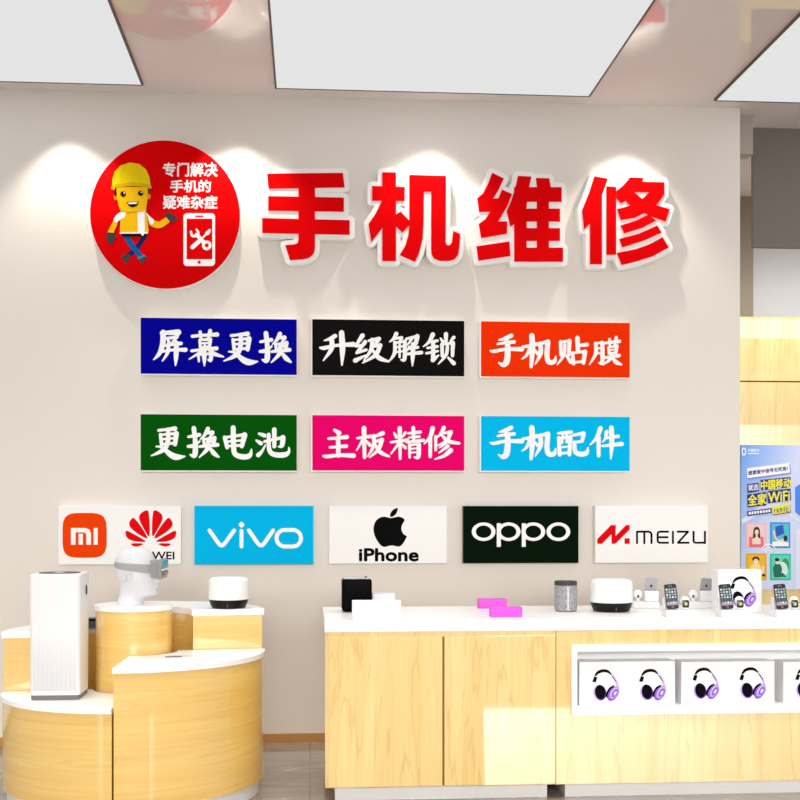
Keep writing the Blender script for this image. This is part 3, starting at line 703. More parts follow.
for sgn in (-1, 1):            # ears: curled rim and bowl grown from the skull
    for k, (rx, rz_, tube, oy) in enumerate(((34, 52, 8, 6), (20, 34, 6, 4))):
        b2 = bmesh.new(); nn = 28; mm_ = 8; R_ = []
        for i in range(nn):
            t = 2 * pi * i / nn; ex = 282 + rx * cos(t) + 8 * sin(t); ez = 322 - rz_ * sin(t) * (1.0 if sin(t) > 0 else .95)
            if k == 0: ex += 6 * (sin(t) > 0) * sin(t)
            py_ = sgn * (abs(head_pt(ez, atan2(1, -0.06))[1]) + oy - 2)
            ring_ = []
            for j in range(mm_):
                u = 2 * pi * j / mm_
                ring_.append(b2.verts.new(H(ex + tube * cos(u) * cos(t), py_ + tube * 1.1 * sin(u) * sgn, ez - tube * cos(u) * sin(t))))
            R_.append(ring_)
        for i in range(nn):
            for j in range(mm_): b2.faces.new((R_[i][j], R_[(i + 1) % nn][j], R_[(i + 1) % nn][(j + 1) % mm_], R_[i][(j + 1) % mm_]))
        merge(bm, b2)
bmesh.ops.recalc_face_normals(bm, faces=bm.faces[:])
obj('head', bm, M_man, hr, smooth=True, local=True)
# ---------------- VR headset worn by the head
M_strap = mat('grey_fabric_strap', rgb(166, 166, 167), 0.8, 0.2, noise=0.10); M_vis = mat('grey_visor', rgb(150, 150, 152), 0.55, 0.3, noise=0.10)
vr = root('vr_headset', (hx, hy, ZCc + 0.2), 'grey VR headset strapped around the white mannequin head', 'VR headset', rz=YAW)
def H2(x, y, z): p = H(x, y, z); return (p[0], p[1], p[2] - 0.2)
bm = bmesh.new(); n = 72; Rr = []
for i in range(n):
    th = 2 * pi * i / n - pi
    c_ = cos(th); yc = 232 + 20 * c_; hh = 34 + 8 * c_
    top, bot = [], []
    Rr.append([bm.verts.new(H2(*head_pt(yc - hh, th, 4.0), yc - hh)), bm.verts.new(H2(*head_pt(yc - hh, th, 8), yc - hh)), bm.verts.new(H2(*head_pt(yc, th, 9), yc)), bm.verts.new(H2(*head_pt(yc + hh, th, 8), yc + hh)), bm.verts.new(H2(*head_pt(yc + hh, th, 4.0), yc + hh))])
for i in range(n):
    a, b = Rr[i], Rr[(i + 1) % n]
    for j in range(4): bm.faces.new((a[j], b[j], b[j + 1], a[j + 1]))
    bm.faces.new((a[4], b[4], b[0], a[0]))
bmesh.ops.recalc_face_normals(bm, faces=bm.faces[:])
smooth_by_angle(obj('strap', bm, M_strap, vr, local=True), 40)
def vbox(xa, xb, yw, za_, zb_, bev, name, m, parent=vr):
    pa = H2(xa, -yw, zb_); pb = H2(xb, yw, za_)
    o_ = obj(name, box(pa[0], pb[0], pa[1], pb[1], pa[2], pb[2], bev, seg=3), m, parent, local=True)
    return smooth_by_angle(o_, 30)
def pad():            # cushion between face and visor, shaped to the face
    bm = bmesh.new(); ni, nj = 24, 16; a = []; b = []
    for i in range(ni + 1):
        th = -0.6 + 1.2 * i / ni; ra, rb = [], []
        for j in range(nj + 1):
            y = 170 + 158 * j / nj; p = head_pt(y, th, 4.0)
            ra.append(bm.verts.new(H2(p[0], p[1], y)))
            rb.append(bm.verts.new(H2(max(560, p[0] + 6), max(-142, min(142, p[1] * 1.06)), y)))
        a.append(ra); b.append(rb)
    for i in range(ni):
        for j in range(nj):
            bm.faces.new((a[i][j], a[i + 1][j], a[i + 1][j + 1], a[i][j + 1])); bm.faces.new((b[i][j], b[i][j + 1], b[i + 1][j + 1], b[i + 1][j]))
    for i in range(ni):
        bm.faces.new((a[i][0], b[i][0], b[i + 1][0], a[i + 1][0])); bm.faces.new((a[i][nj], a[i + 1][nj], b[i + 1][nj], b[i][nj]))
    for j in range(nj):
        bm.faces.new((a[0][j], a[0][j + 1], b[0][j + 1], b[0][j])); bm.faces.new((a[ni][j], b[ni][j], b[ni][j + 1], a[ni][j + 1]))
    bmesh.ops.recalc_face_normals(bm, faces=bm.faces[:])
    return bm
smooth_by_angle(obj('face_pad', pad(), M_vis, vr, local=True), 40)
vb = vbox(552, 590, 150, 158, 338, .012, 'visor', M_vis)
vbox(586, 598, 138, 172, 240, .003, 'upper_lens', mat('teal_lens', rgb(86, 142, 152), 0.2, 0.6, noise=0))
vbox(586, 597, 138, 248, 262, .002, 'lens_bar', M_print)
vbox(586, 598, 138, 268, 306, .003, 'lower_lens', mat('maroon_lens', rgb(104, 58, 52), 0.25, 0.6, noise=0))
for sg in (-1, 1):
    pts = [(392, 215), (412, 205), (436, 212), (438, 240), (424, 262), (428, 288), (404, 292), (390, 270)]
    bm = bmesh.new(); a = []; b = []
    for x, y in pts:
        yy = sg * (abs(head_pt(y, 0.62)[1]) + 42 + (430 - x) * .42)
        a.append(bm.verts.new(H2(x, yy, y))); b.append(bm.verts.new(H2(x, yy - sg * 14, y)))
    bm.faces.new(a); bm.faces.new(b[::-1])
    for i in range(len(pts)): bm.faces.new((a[i], a[(i + 1) % len(pts)], b[(i + 1) % len(pts)], b[i]))
    bmesh.ops.recalc_face_normals(bm, faces=bm.faces[:])
    obj('strap_buckle', bm, M_man, vr, local=True, label='white buckle where strap meets visor')

# ---------------- white smart speakers with black bowls
M_spk = mat('speaker_white', rgb(247, 247, 247), 0.5, 0.3, noise=0)
def smart_speaker(x, y, z, rad, h, label):
    r = root('smart_speaker', (x, y, z), label, 'speaker', 'white speakers with black bases')
    s_ = rad
    o_ = obj('base', lathe([(0, 0), (s_ * .78, 0), (s_ * .84, h * .02), (s_ * .93, h * .14), (s_ * .985, h * .26), (s_ * .985, h * .285), (0, h * .285)], 56), M_black, r, local=True); smooth_by_angle(o_, 35)
    o_ = obj('cover', lathe([(0, h * .285), (s_ * .97, h * .285), (s_, h * .30), (s_, h * .82), (s_ * .985, h * .88), (s_ * .95, h * .94), (s_ * .88, h * .98), (s_ * .8, h), (0, h)], 56), M_spk, r, local=True); smooth_by_angle(o_, 35)
    o_ = obj('status_light', box(-.0012, .0012, -s_ * .94, -s_ * .9, h * .06, h * .2), M_purg, r, local=True)
    return r
sx, sy = X_at(228.7, 6.38), 6.38
smart_speaker(sx, sy, ZD, 19.6 / F * 6.37, 30.5 / F * 6.37, 'white domed speaker with black base on the rear right stand of the round island')
CT_Z = 0.90
sx2 = X_at(611.3, 6.36)
smart_speaker(sx2, 6.36, CT_Z, 21.2 / F * 6.4, 32.4 / F * 6.4, 'white domed speaker with black base on the long counter beside the grey speaker')

# ---------------- flat white device on stand B
M_flat = mat('device_white', rgb(222, 222, 224), 0.3, 0.5, noise=0)
dx, dy = G(171.5, 660, ZB)
r = root('wireless_router', (dx, dy, ZB), 'flat white rounded device with small grey display on the front right stand', 'device', rz=0.16)
o_ = obj('case', extrude_plan(rrect(-.145, -.075, .145, .075, .05, 8), 0, .014, bev=.005), M_flat, r, local=True); smooth_by_angle(o_, 35)
obj('display', extrude_plan(rrect(-.03, -.012, .05, .022, .004, 4), .0141, .0155), M_db, r, local=True)

# ================================================================== LONG COUNTER
YF = 5.93; YBk = 6.745
XL = X_at(325.2, YF); XM = X_at(556, YF); XE = X_at(1000, YF)
def zf(py, Y=YF, px=440): return W(px, py, Y)[1]
ZW = CT_Z - 0.058; Z0 = 0.072
# white worktop
r = obj('worktop', box(XL - .003, XE + .01, YF - .006, YBk, ZW, CT_Z, .003), M_top)
tag(r, 'long white worktop lying across the two wooden counter cabinets', 'worktop')
# cabinet with two doors
r = root('counter_cabinet', ((XL + XM) / 2, (YF + YBk) / 2, 0), 'light maple counter cabinet with two plain doors, left end of the long counter', 'cabinet', 'counter cabinets')
obj('carcass', box(XL, XM - .001, YF + .004, YBk - .02, Z0, ZW - .0005), M_woodV, r)
for a, b in ((328.2, 442.2), (444.2, 555.2)):
    obj('door', box(X_at(a, YF), X_at(b, YF), YF - .010, YF + .0039, zf(785.5), zf(636.5), .002), M_woodV, r)
bm = box(X_at(442.4, YF), X_at(444, YF), YF - .002, YF + .0038, zf(785.5), zf(636.5)); obj('door_gap', bm, mat('door_gap_brown', rgb(150, 104, 50), 0.8, 0.1, noise=0), r)
obj('toe_kick', box(X_at(335, YF + .04), X_at(547, YF + .04), YF + .04, YBk - .06, 0, Z0), M_kick, r)
# cabinet with the display niche
r = root('counter_cabinet', ((XM + XE) / 2, (YF + YBk) / 2, 0), 'light maple counter cabinet with a long white display niche full of headphone boxes', 'cabinet', 'counter cabinets')
nx0, nx1 = X_at(576.5, YF), X_at(985, YF); nz1 = zf(650.5, px=650); nz0 = zf(706.5, px=650); ND = 0.17
bm = bmesh.new()
box(XM + .001, XE, YF, YBk - .02, nz1, ZW - .0005, bm=bm); box(XM + .001, XE, YF, YBk - .02, Z0, nz0, bm=bm)
box(XM + .001, nx0, YF, YBk - .02, nz0, nz1, bm=bm); box(nx1, XE, YF, YBk - .02, nz0, nz1, bm=bm); box(nx0, nx1, YF + ND, YBk - .02, nz0, nz1, bm=bm)
obj('carcass', bm, M_woodV, r)
t = .004
bm = bmesh.new()
box(nx0, nx1, YF + ND - t, YF + ND - .0005, nz0, nz1, bm=bm); box(nx0, nx1, YF, YF + ND - t, nz1 - t, nz1 - .0003, bm=bm); box(nx0, nx1, YF, YF + ND - t, nz0 + .0003, nz0 + t, bm=bm)
box(nx0 + .0003, nx0 + t, YF, YF + ND - t, nz0 + t, nz1 - t, bm=bm); box(nx1 - t, nx1 - .0003, YF, YF + ND - t, nz0 + t, nz1 - t, bm=bm)
obj('niche_lining', bm, M_white, r)
ox0, ox1 = X_at(571, YF), X_at(990, YF); oz1 = zf(644, px=650); oz0 = zf(714, px=650)
bm = bmesh.new()
box(ox0, ox1, YF - .016, YF - .0003, nz1, oz1, bm=bm); box(ox0, ox1, YF - .016, YF - .0003, oz0, nz0, bm=bm)
box(ox0, nx0, YF - .016, YF - .0003, nz0, nz1, bm=bm); box(nx1, ox1, YF - .016, YF - .0003, nz0, nz1, bm=bm)
obj('niche_frame', bm, M_top, r)
obj('toe_kick', box(X_at(565, YF + .04), X_at(992, YF + .04), YF + .04, YBk - .06, 0, Z0), M_kick, r)

# ---------------- headphone boxes
P_k = mat('print_headphone_black', rgb(12, 10, 14), 0.6, 0.03, noise=0); P_p = mat('print_purple', rgb(140, 96, 206), 0.6, 0.03, noise=0)
P_l = mat('print_lavender', rgb(206, 178, 236), 0.6, 0.03, noise=0); P_d = mat('print_deep_purple', rgb(92, 50, 160), 0.6, 0.03, noise=0)
P_w = mat('print_pale_lavender', rgb(232, 222, 246), 0.6, 0.03, noise=0)
M_box = mat('white_carton', rgb(249, 249, 250), 0.5, 0.3, noise=0); M_boxs = mat('carton_side', rgb(222, 222, 224), 0.5, 0.3, noise=0)
def headphone(fmap, parent, name='headphone_picture'):
    """picture in a 200-unit square, y down"""
    f = Flat(fmap)
    s = lambda *p: [[((x - 138), (y - 168)) for x, y in q_] for q_ in p]
    f.add(s(*stroke([(262, 190, 10), (284, 222, 14), (298, 262, 17), (304, 300, 18), (300, 330, 16)])), P_w)
    f.add(s(*stroke([(288, 245, 10), (300, 285, 14), (304, 315, 12)])), P_l)
    f.add(s(circ(186, 316, 42, 50, rot=-.2)), P_l)
    f.add(s(circ(190, 314, 36, 48, rot=-.2)), P_d)
    f.add(s(circ(188, 310, 32, 45, rot=-.2), [(150, 212), (170, 218), (160, 250), (138, 246)], *stroke([(262, 208, 5), (275, 226, 6), (288, 246, 5)]),
            *stroke([(158, 206, 12), (176, 187, 18), (205, 178, 19), (235, 182, 16), (256, 200, 8)]), *stroke([(240, 345, 12), (232, 330, 20), (250, 292, 18), (275, 272, 8)])), P_k)
    f.add(s(circ(270, 322, 30, 50, rot=.55)), P_p)
    f.add(s(circ(276, 316, 22, 40, rot=.55)), P_l)
    f.add(s(circ(280, 318, 15, 30, rot=.55)), P_p)
    f.add(s(circ(282, 318, 7, 15, rot=.55)), P_w)
    f.done(name, parent)
def hp_box(pxl, pxr, pyt, pyb, Yfr, zbot, depth, prints, label, gap=.0):
    a = X_at(pxl, Yfr); b = X_at(pxr, Yfr); h = W((pxl + pxr) / 2, pyt, Yfr)[1] - zbot
    r = root('headphone_box', ((a + b) / 2, Yfr + depth / 2, zbot), label, 'box', 'white headphone boxes')
    obj('carton', box(a, b, Yfr, Yfr + depth, zbot + .0003, zbot + h, .0015, seg=1), M_box, r)
    for (ix, iy, sc) in prints:
        o_ = W(ix, iy, Yfr)
        headphone(lambda x, y, k, o_=o_, sc=sc, Yfr=Yfr: (o_[0] + x * sc, Yfr - .0006 * k, o_[1] - y * sc), r)
    return r
NY = YF + .03
sc0 = 5.98 / F / 6.154
hp_box(579.5, 675, 661.5, 706, NY, nz0 + t, .12, [(592.2, 669.2, sc0), (639, 668.8, sc0)], 'white box printed with two purple headphones, left end of the display niche')
hp_box(681.5, 774.5, 661.5, 706, NY, nz0 + t, .12, [(692.4, 667.6, sc0), (739.2, 667.2, sc0)], 'white box printed with two purple headphones, middle of the display niche')
hp_box(783.5, 877, 661.5, 706, NY, nz0 + t, .12, [(795, 667.0, sc0), (841, 666.6, sc0)], 'white box printed with purple headphones, cut by the right edge of the picture')
yb_ = G(740, 612.5, CT_Z)[1]
hp_box(718, 761.5, 569.8, 612, yb_, CT_Z, .10, [(730.2, 576.2, 6.4 / F / 6.5)], 'upright white box with one big headphone picture standing on the counter')

# ---------------- counter items at the left
M_pk = mat('magenta_card', rgb(226, 84, 212), 0.5, 0.3, noise=0.05)
ys_ = 6.38
xa_, xb_ = X_at(342, ys_), X_at(372, ys_); hz = W(357, 579.5, ys_)[1] - CT_Z
r = root('boxy_speaker', ((xa_ + xb_) / 2, ys_ + .08, CT_Z), 'glossy black upright speaker box with rounded edges at the left of the counter', 'speaker')
o_ = obj('cabinet', box(xa_, xb_, ys_, ys_ + .16, CT_Z + .006, CT_Z + hz, .014, seg=4), mat('piano_black', rgb(2, 2, 3), 0.3, 0.03, noise=0), r); smooth_by_angle(o_, 35)
obj('foot', box(xa_ + .015, xb_ - .015, ys_ + .015, ys_ + .145, CT_Z, CT_Z + .0062), M_black, r)
bm = bmesh.new(); 
obj('top_rim', box(xa_ + .012, xb_ - .012, ys_ + .03, ys_ + .13, CT_Z + hz, CT_Z + hz + .006, .002), mat('clear_rim', rgb(206, 206, 204), 0.2, 0.5, noise=0), r)
bm = bmesh.new(); b2 = lathe([(.006, 0), (.006, .008), (.004, .010), (0, .010)], 20); merge(bm, b2, Matrix.Translation((xb_ - .03, ys_ + .05, CT_Z + hz + .006)))
obj('knob', bm, M_purg, r)
def carton(pxl, pxr, pyt, pyb, depth, m, label, name='carton', group=None, cat='box', lidm=None):
    y_ = G((pxl + pxr) / 2, pyb, CT_Z)[1]
    a, b = X_at(pxl, y_), X_at(pxr, y_); h = W((pxl + pxr) / 2, pyt, y_)[1] - CT_Z
    r = root(name, ((a + b) / 2, y_ + depth / 2, CT_Z), label, cat, group)
    obj('tray', box(a + .001, b - .001, y_ + .001, y_ + depth - .001, CT_Z, CT_Z + h * .3, .001, seg=1), m, r)
    obj('lid', box(a, b, y_, y_ + depth, CT_Z + h * .3, CT_Z + h, .0015, seg=1), lidm or m, r)
    return r
carton(352.5, 401, 601, 620.3, .075, M_box, 'white box lying in front of the black speaker on the counter', 'gift_box', 'plain white boxes')
ya = 6.42
a, b = X_at(372.3, ya), X_at(395, ya); h = W(384, 593.5, ya)[1] - CT_Z
r = root('gift_box', ((a + b) / 2, ya + .05, CT_Z), 'white box standing right of the black speaker, behind the lying white box', 'box', 'plain white boxes')
obj('tray', box(a + .001, b - .001, ya + .001, ya + .099, CT_Z, CT_Z + h * .4, .001, seg=1), M_boxs, r)
obj('lid', box(a, b, ya, ya + .1, CT_Z + h * .4, CT_Z + h, .0015, seg=1), M_boxs, r)
carton(491, 522.5, 607.3, 617.2, .07, M_pk, 'small magenta box nearest the counter front, overlapping another one', 'magenta_box', 'magenta boxes')
carton(478.8, 507.5, 599.2, 608.6, .07, M_pk, 'small magenta box behind the other magenta one', 'magenta_box', 'magenta boxes')
# grey fabric speaker
y_ = 6.32; cxs = X_at(565.7, y_ + .06); rs = 11.4 / F * 6.4; hs = 30.5 / F * 6.42
r = root('fabric_speaker', (cxs, y_ + .06, CT_Z), 'grey fabric cylinder speaker with dark top between magenta boxes and white speaker', 'speaker')
def fabric():
    m = bpy.data.materials.new('grey_speaker_fabric'); m.use_nodes = True; nt = m.node_tree; b = nt.nodes['Principled BSDF']; L = nt.links.new
    tc = nt.nodes.new('ShaderNodeTexCoord'); mp = nt.nodes.new('ShaderNodeMapping'); mp.inputs['Scale'].default_value = (1, 1, .35); L(tc.outputs['Object'], mp.inputs['Vector'])
    n = nt.nodes.new('ShaderNodeTexNoise'); n.inputs['Scale'].default_value = 260; L(mp.outputs[0], n.inputs['Vector'])
    cr = nt.nodes.new('ShaderNodeValToRGB'); L(n.outputs['Fac'], cr.inputs[0])
    cr.color_ramp.elements[0].position = .3; cr.color_ramp.elements[0].color = rgb(112, 112, 114); cr.color_ramp.elements[1].position = .7; cr.color_ramp.elements[1].color = rgb(186, 186, 188)
    L(cr.outputs[0], b.inputs['Base Color']); b.inputs['Roughness'].default_value = .8
    return m
o_ = obj('fabric_sleeve', lathe([(0, .003), (rs * .93, .003), (rs * .98, .008), (rs, .016), (rs, hs * .86), (0, hs * .86)], 48), fabric(), r, local=True); smooth_by_angle(o_, 35)
o_ = obj('top_cap', lathe([(0, hs * .86), (rs, hs * .86), (rs, hs * .96), (rs * .96, hs), (0, hs)], 48), mat('charcoal_plastic', rgb(64, 62, 62), .5, .3, noise=0), r, local=True); smooth_by_angle(o_, 35)
o_ = obj('base_ring', lathe([(0, 0), (rs * .9, 0), (rs * .9, .003), (0, .003)], 48), M_black, r, local=True)
obj('seam_strip', box(-.005, .005, -rs - .0012, -rs + .004, hs * .06, hs * .82), mat('pale_seam', rgb(206, 206, 206), .6, .2, noise=0), r, local=True)

# ---------------- phone docks, phones and watches
M_dock = mat('dock_white', rgb(243, 243, 244), 0.35, 0.4, noise=0)
M_pb = mat('phone_black', rgb(22, 22, 24), 0.25, 0.5, noise=0); M_sg = mat('phone_grey_metal', rgb(170, 168, 176), 0.35, 0.5, noise=0)
M_sc = [mat('screen_' + n_, c_, .3, .4, noise=0) for n_, c_ in (('slate', rgb(58, 78, 82)), ('white', rgb(222, 230, 228)), ('mint', rgb(168, 200, 190)), ('pink', rgb(176, 140, 160)), ('sky', rgb(150, 190, 206)))]
def lm(y, s=1.0):   # local artwork map: x right, z up, on plane y
    return lambda u, v, k: (u, y - k * .0003, v)
def dock(x, y, label, rz=0.0, group='white phone docks'):
    r = root('phone_dock', (x, y, CT_Z), label, 'dock', group, rz=rz)
    obj('base', box(-.074, .074, -.05, .05, 0, .036, .006, seg=3), M_dock, r, local=True)
    obj('phone_rest', box(-.073, .005, .002, .034, .0362, .096, .006, seg=3), M_dock, r, local=True)
    b2 = bmesh.new(); lathe([(0, 0), (.021, 0), (.024, .003), (.024, .013), (.021, .016), (0, .016)], 32, bm=b2)
    bm = box(.031, .049, .006, .02, .0362, .075, .003)
    merge(bm, b2, Matrix.Translation((.04, .012, .078)) @ Matrix.Rotation(pi / 2, 4, 'X') @ Matrix.Translation((0, 0, -.008)))
    smooth_by_angle(obj('watch_post', bm, M_dock, r, local=True), 35)
    return r
def phone(x, y, label, rz=0.0):
    M = Matrix.Translation((x, y, CT_Z)) @ Matrix.Rotation(rz, 4, 'Z') @ Matrix.Translation((-.034, -.027, .0405)) @ Matrix.Rotation(radians(-12), 4, 'X') @ Matrix.Rotation(radians(-4), 4, 'Y')
    r = root('smartphone', M.to_translation(), label, 'phone', 'phones on the docks'); r.rotation_euler = M.to_euler()
    w, h = .064, .128
    bm = bmesh.new(); b2 = extrude_plan(rrect(-w / 2, -h / 2, w / 2, h / 2, .009, 5), -.0035, .0035, bev=.001)
    merge(bm, b2, Matrix.Translation((0, .004, h / 2)) @ Matrix.Rotation(pi / 2, 4, 'X'))
    me = obj('body', bm, [M_pb, M_sg], r, local=True)
    for p in me.data.polygons:
        if p.normal.y > 0.3 or abs(p.normal.x) + abs(p.normal.z) > .8: p.material_index = 1
    f = Flat(lm(.0002))
    f.add([rect(-.029, .019, .029, .109)], M_sc[0])
    ic = [[] for _ in range(5)]
    for i in range(4):
        for j in range(6):
            cx_, cz_ = -.0215 + i * .0143, .1005 - j * .0135
            if j == 4: continue
            ic[1 + (i * 3 + j * 2) % 4].append(rrect(cx_ - .0042, cz_ - .0042, cx_ + .0042, cz_ + .0042, .0012, 2))
    f.add([rect(-.029, .019, .029, .0335)], M_sc[3])
    f.k += 1
    for k in range(1, 5):
        if ic[k]: f.add(ic[k], M_sc[k], f.k)
    f.add([rect(-.01, .117, .01, .119)], M_sg)
    f.done('screen', r, local=True)
    f = Flat(lm(.0002)); f.add(ring(0, .010, .0055, .0055, .0042, .0042, 20), M_sg); f.done('home_button', r, local=True)
    f = Flat(lambda u, v, k: (u, .0078 + k * .0003, v)); f.add([circ(0, .085, .006, .0065), circ(.003, .0935, .0016, .003, rot=-.6)], M_logo_k); f.done('rear_logo', r, local=True)
    return r
def watch(x, y, label, rz=0.0):
    r = root('smartwatch', (x, y, CT_Z), label, 'watch', 'watches on the docks', rz=rz)
    bm = bmesh.new(); b2 = extrude_plan(rrect(-.0165, -.0195, .0165, .0195, .007, 5), 0, .009, bev=.002)
    merge(bm, b2, Matrix.Translation((.04, .0035, .064)) @ Matrix.Rotation(pi / 2, 4, 'X'))
    smooth_by_angle(obj('case', bm, M_pb, r, local=True), 35)
    f = Flat(lm(-.0058)); f.add([circ(.04, .064, .0105)], mat('watch_face_olive', rgb(150, 150, 84), .4, .3, noise=0)); f.add([circ(.04, .064, .005)], mat('watch_face_pale', rgb(222, 222, 190), .4, .3, noise=0)); f.done('dial', r, local=True)
    obj('strap', box(.026, .054, -.004, .0, .0385, .0445, .001), M_dock, r, local=True)
    obj('strap', box(.026, .054, -.004, .0, .0836, .093, .001), M_dock, r, local=True)
    return r
P3 = ['left', 'middle', 'right']
for i, (px, w_) in enumerate(((681, 'nearest the white speaker'), (736, 'in front of the big headphone box'), (791, 'at the right picture edge'))):
    x, y = G(px, 617.2, CT_Z); y += .05
    dock(x, y, 'white phone and watch dock facing front, %s' % w_)
    phone(x, y, 'black phone with lit screen facing front, %s' % w_)
    watch(x, y, 'small black watch with round yellowish dial, %s' % w_)
for i, (px, w_) in enumerate(((646.8, 'behind the white speaker'), (702.3, 'left of the big headphone box'))):
    x, y = G(px, 608.6, CT_Z); y += .05
    dock(x, y, 'white phone dock turned away, rear row %s' % w_, pi)
    phone(x, y, 'grey phone seen from the back, rear row %s' % w_, pi)

# ================================================================== TALL CABINET AND POSTER AT THE RIGHT
YC = 9.1; xc0 = X_at(705, YC); xc1 = X_at(1000, YC)
zt_ = W(770, 317, YC)[1]; zm = W(770, 381.5, YC)[1]
r = root('tall_cabinet', ((xc0 + xc1) / 2, YC + .25, 0), 'tall light maple wall cabinet past the right end of the sign wall', 'cabinet')
obj('carcass', box(xc0, xc1, YC + .02, YC + .5, 0, zt_ - .001), M_woodB, r)
obj('upper_door', box(xc0, xc1, YC, YC + .0199, zm + .005, zt_, .001, seg=1), M_woodB, r)
obj('lower_door', box(xc0, xc1, YC, YC + .0199, .1, zm - .005, .001, seg=1), M_woodB, r)
obj('door_gap', box(xc0, xc1, YC + .012, YC + .0198, zm - .0049, zm + .0049), mat('cabinet_gap_brown', rgb(96, 66, 32), .8, .1, noise=0), r)
YP = YC - .03; pz1 = W(770, 445, YP)[1]; pz0 = W(770, 589.5, YP)[1]; px0_, px1_ = X_at(741, YP), X_at(816, YP)
r = root('poster_board', ((px0_ + px1_) / 2, YC, (pz0 + pz1) / 2), 'blue mobile network poster with four small pictures mounted on the tall cabinet', 'poster')
def grad():
    m = bpy.data.materials.new('poster_blue_gradient'); m.use_nodes = True; nt = m.node_tree; b = nt.nodes['Principled BSDF']; L = nt.links.new
    tc = nt.nodes.new('ShaderNodeTexCoord'); sp = nt.nodes.new('ShaderNodeSeparateXYZ'); L(tc.outputs['Object'], sp.inputs[0])
    w = px1_ - px0_; h = pz1 - pz0
    m1 = nt.nodes.new('ShaderNodeMath'); m1.operation = 'MULTIPLY_ADD'; m1.inputs[1].default_value = 1 / w; m1.inputs[2].default_value = .5; L(sp.outputs['X'], m1.inputs[0])
    m2 = nt.nodes.new('ShaderNodeMath'); m2.operation = 'MULTIPLY_ADD'; m2.inputs[1].default_value = -.75 / h; m2.inputs[2].default_value = .30; L(sp.outputs['Z'], m2.inputs[0])
    m3 = nt.nodes.new('ShaderNodeMath'); m3.operation = 'ADD'; L(m1.outputs[0], m3.inputs[0]); L(m2.outputs[0], m3.inputs[1])
    cr = nt.nodes.new('ShaderNodeValToRGB'); L(m3.outputs[0], cr.inputs[0])
    e = cr.color_ramp.elements; e[0].position = 0.0; e[0].color = rgb(96, 160, 240); e[1].position = .75; e[1].color = rgb(206, 214, 246)
    L(cr.outputs[0], b.inputs['Base Color']); b.inputs['Roughness'].default_value = .4
    return m
obj('panel', box(px0_, px1_, YP, YC - .0005, pz0, pz1), grad(), r)
O1 = (8.886, 730, 440); O2 = (8.886, 730, 520)
C_wh = M_print; C_in = mat('poster_indigo', rgb(34, 34, 140), .5, .2, noise=0); C_ye = mat('poster_yellow', rgb(244, 236, 40), .5, .2, noise=0)
C_pu = mat('poster_lilac', rgb(126, 140, 226), .5, .2, noise=0); C_sk = mat('poster_sky', rgb(78, 138, 236), .5, .2, noise=0); C_la = mat('poster_pale', rgb(222, 230, 250), .5, .2, noise=0)
f = Flat(wallmap(YP, .0008))
f.add(tr([[(578, 420), (640, 380), (760, 460), (760, 720), (640, 690), (578, 640)]], *O1), C_sk)
f.add(tr([[(100, 710), (330, 540), (400, 560), (640, 715), (640, 745), (390, 590), (110, 745)]], *O1), C_la)
f.add(tr([rect(582, 80, 622, 610), rect(690, 80, 720, 610)], *O2), C_la)
f.add(tr(ring(122, 103, 20, 36, 11, 24) + [rect(158, 116, 256, 126)], *O1), C_wh); f.text(trt(text_polys('中国移动', 158, 78, 258, 106, .02), *O1), C_wh, f.k)
f.add(tr([[(152, 262), (532, 214), (540, 300), (158, 352)]], *O1), C_pu)
f.add(tr([[(148, 252), (524, 205), (530, 290), (152, 340)]], *O1), C_wh)
f.text(trt(text_polys('想要家中信号无死角?', 160, 276, 512, 314, .02, -.125), *O1), C_in)
T1 = text_polys('就选', 160, 398, 248, 452, .012, -.1); T2 = text_polys('中国移动', 272, 362, 536, 446, .022, -.1); T3 = text_polys('全家', 158, 488, 318, 586, .022, -.1); T4 = text_polys('WiFi', 336, 468, 526, 556, .03, -.1)
bb = [[(152, 392), (250, 380), (256, 455), (156, 470)], [(270, 355), (535, 328), (540, 418), (276, 448)], [(152, 486), (320, 462), (322, 580), (156, 600)], [(330, 455), (535, 432), (540, 535), (335, 565)]]
f.add(tr(bb, *O1), C_in)
f.text(trt(T1, *O1), C_wh); f.text(trt(T2, *O1), C_ye, f.k); f.text(trt(T3, *O1), C_ye, f.k); f.text(trt(T4, *O1), C_ye, f.k)
f.add(tr([[(150, 632), (364, 604), (368, 648), (154, 676)], [(376, 596), (530, 572), (538, 645), (382, 668)]], *O1), C_in)
f.add(tr([[(370, 590), (526, 566), (532, 638), (376, 662)]], *O1), C_ye)
f.add(tr([[(x, y - (x - 160) * .125) for x, y in rect(162 + i * 25, 640, 180 + i * 25, 664)] for i in range(8)], *O1), C_wh, f.k)
f.text(trt(text_polys('169元', 390, 604, 516, 652, .015, -.1), *O1), C_in)
f.done('headline', r)
def pic(name, x0, y0, x1, y1, rim, inner, layers):
    f = Flat(wallmap(YP, .0008)); f.k = 1
    f.add(tr([rect(x0, y0, x1, y1)], *O2), rim); f.add(tr([rect(x0 + 14, y0 + 14, x1 - 12, y1 - 14)], *O2), inner)
    for polys, m in layers: f.add(tr(polys, *O2), m)
    f.done(name, r)
pm = lambda n_, *c_: mat('poster_' + n_, rgb(*c_), .5, .2, noise=0)
skin = pm('skin', 246, 220, 200); hair = pm('hair', 60, 34, 30)
pic('picture', 140, 25, 322, 245, pm('pink', 244, 190, 196), pm('pale_pink', 246, 206, 208), [
    ([rect(168, 150, 298, 240)], pm('rose', 236, 110, 120)), ([rect(196, 165, 270, 215), ], pm('light_rose', 248, 226, 222)),
    ([circ(235, 100, 28, 40), [(208, 95), (262, 95), (268, 160), (202, 160)]], hair), ([circ(235, 108, 17, 24), rect(226, 128, 244, 150), [(200, 175), (230, 145), (240, 145), (270, 175), (262, 200), (208, 200)]], skin)])
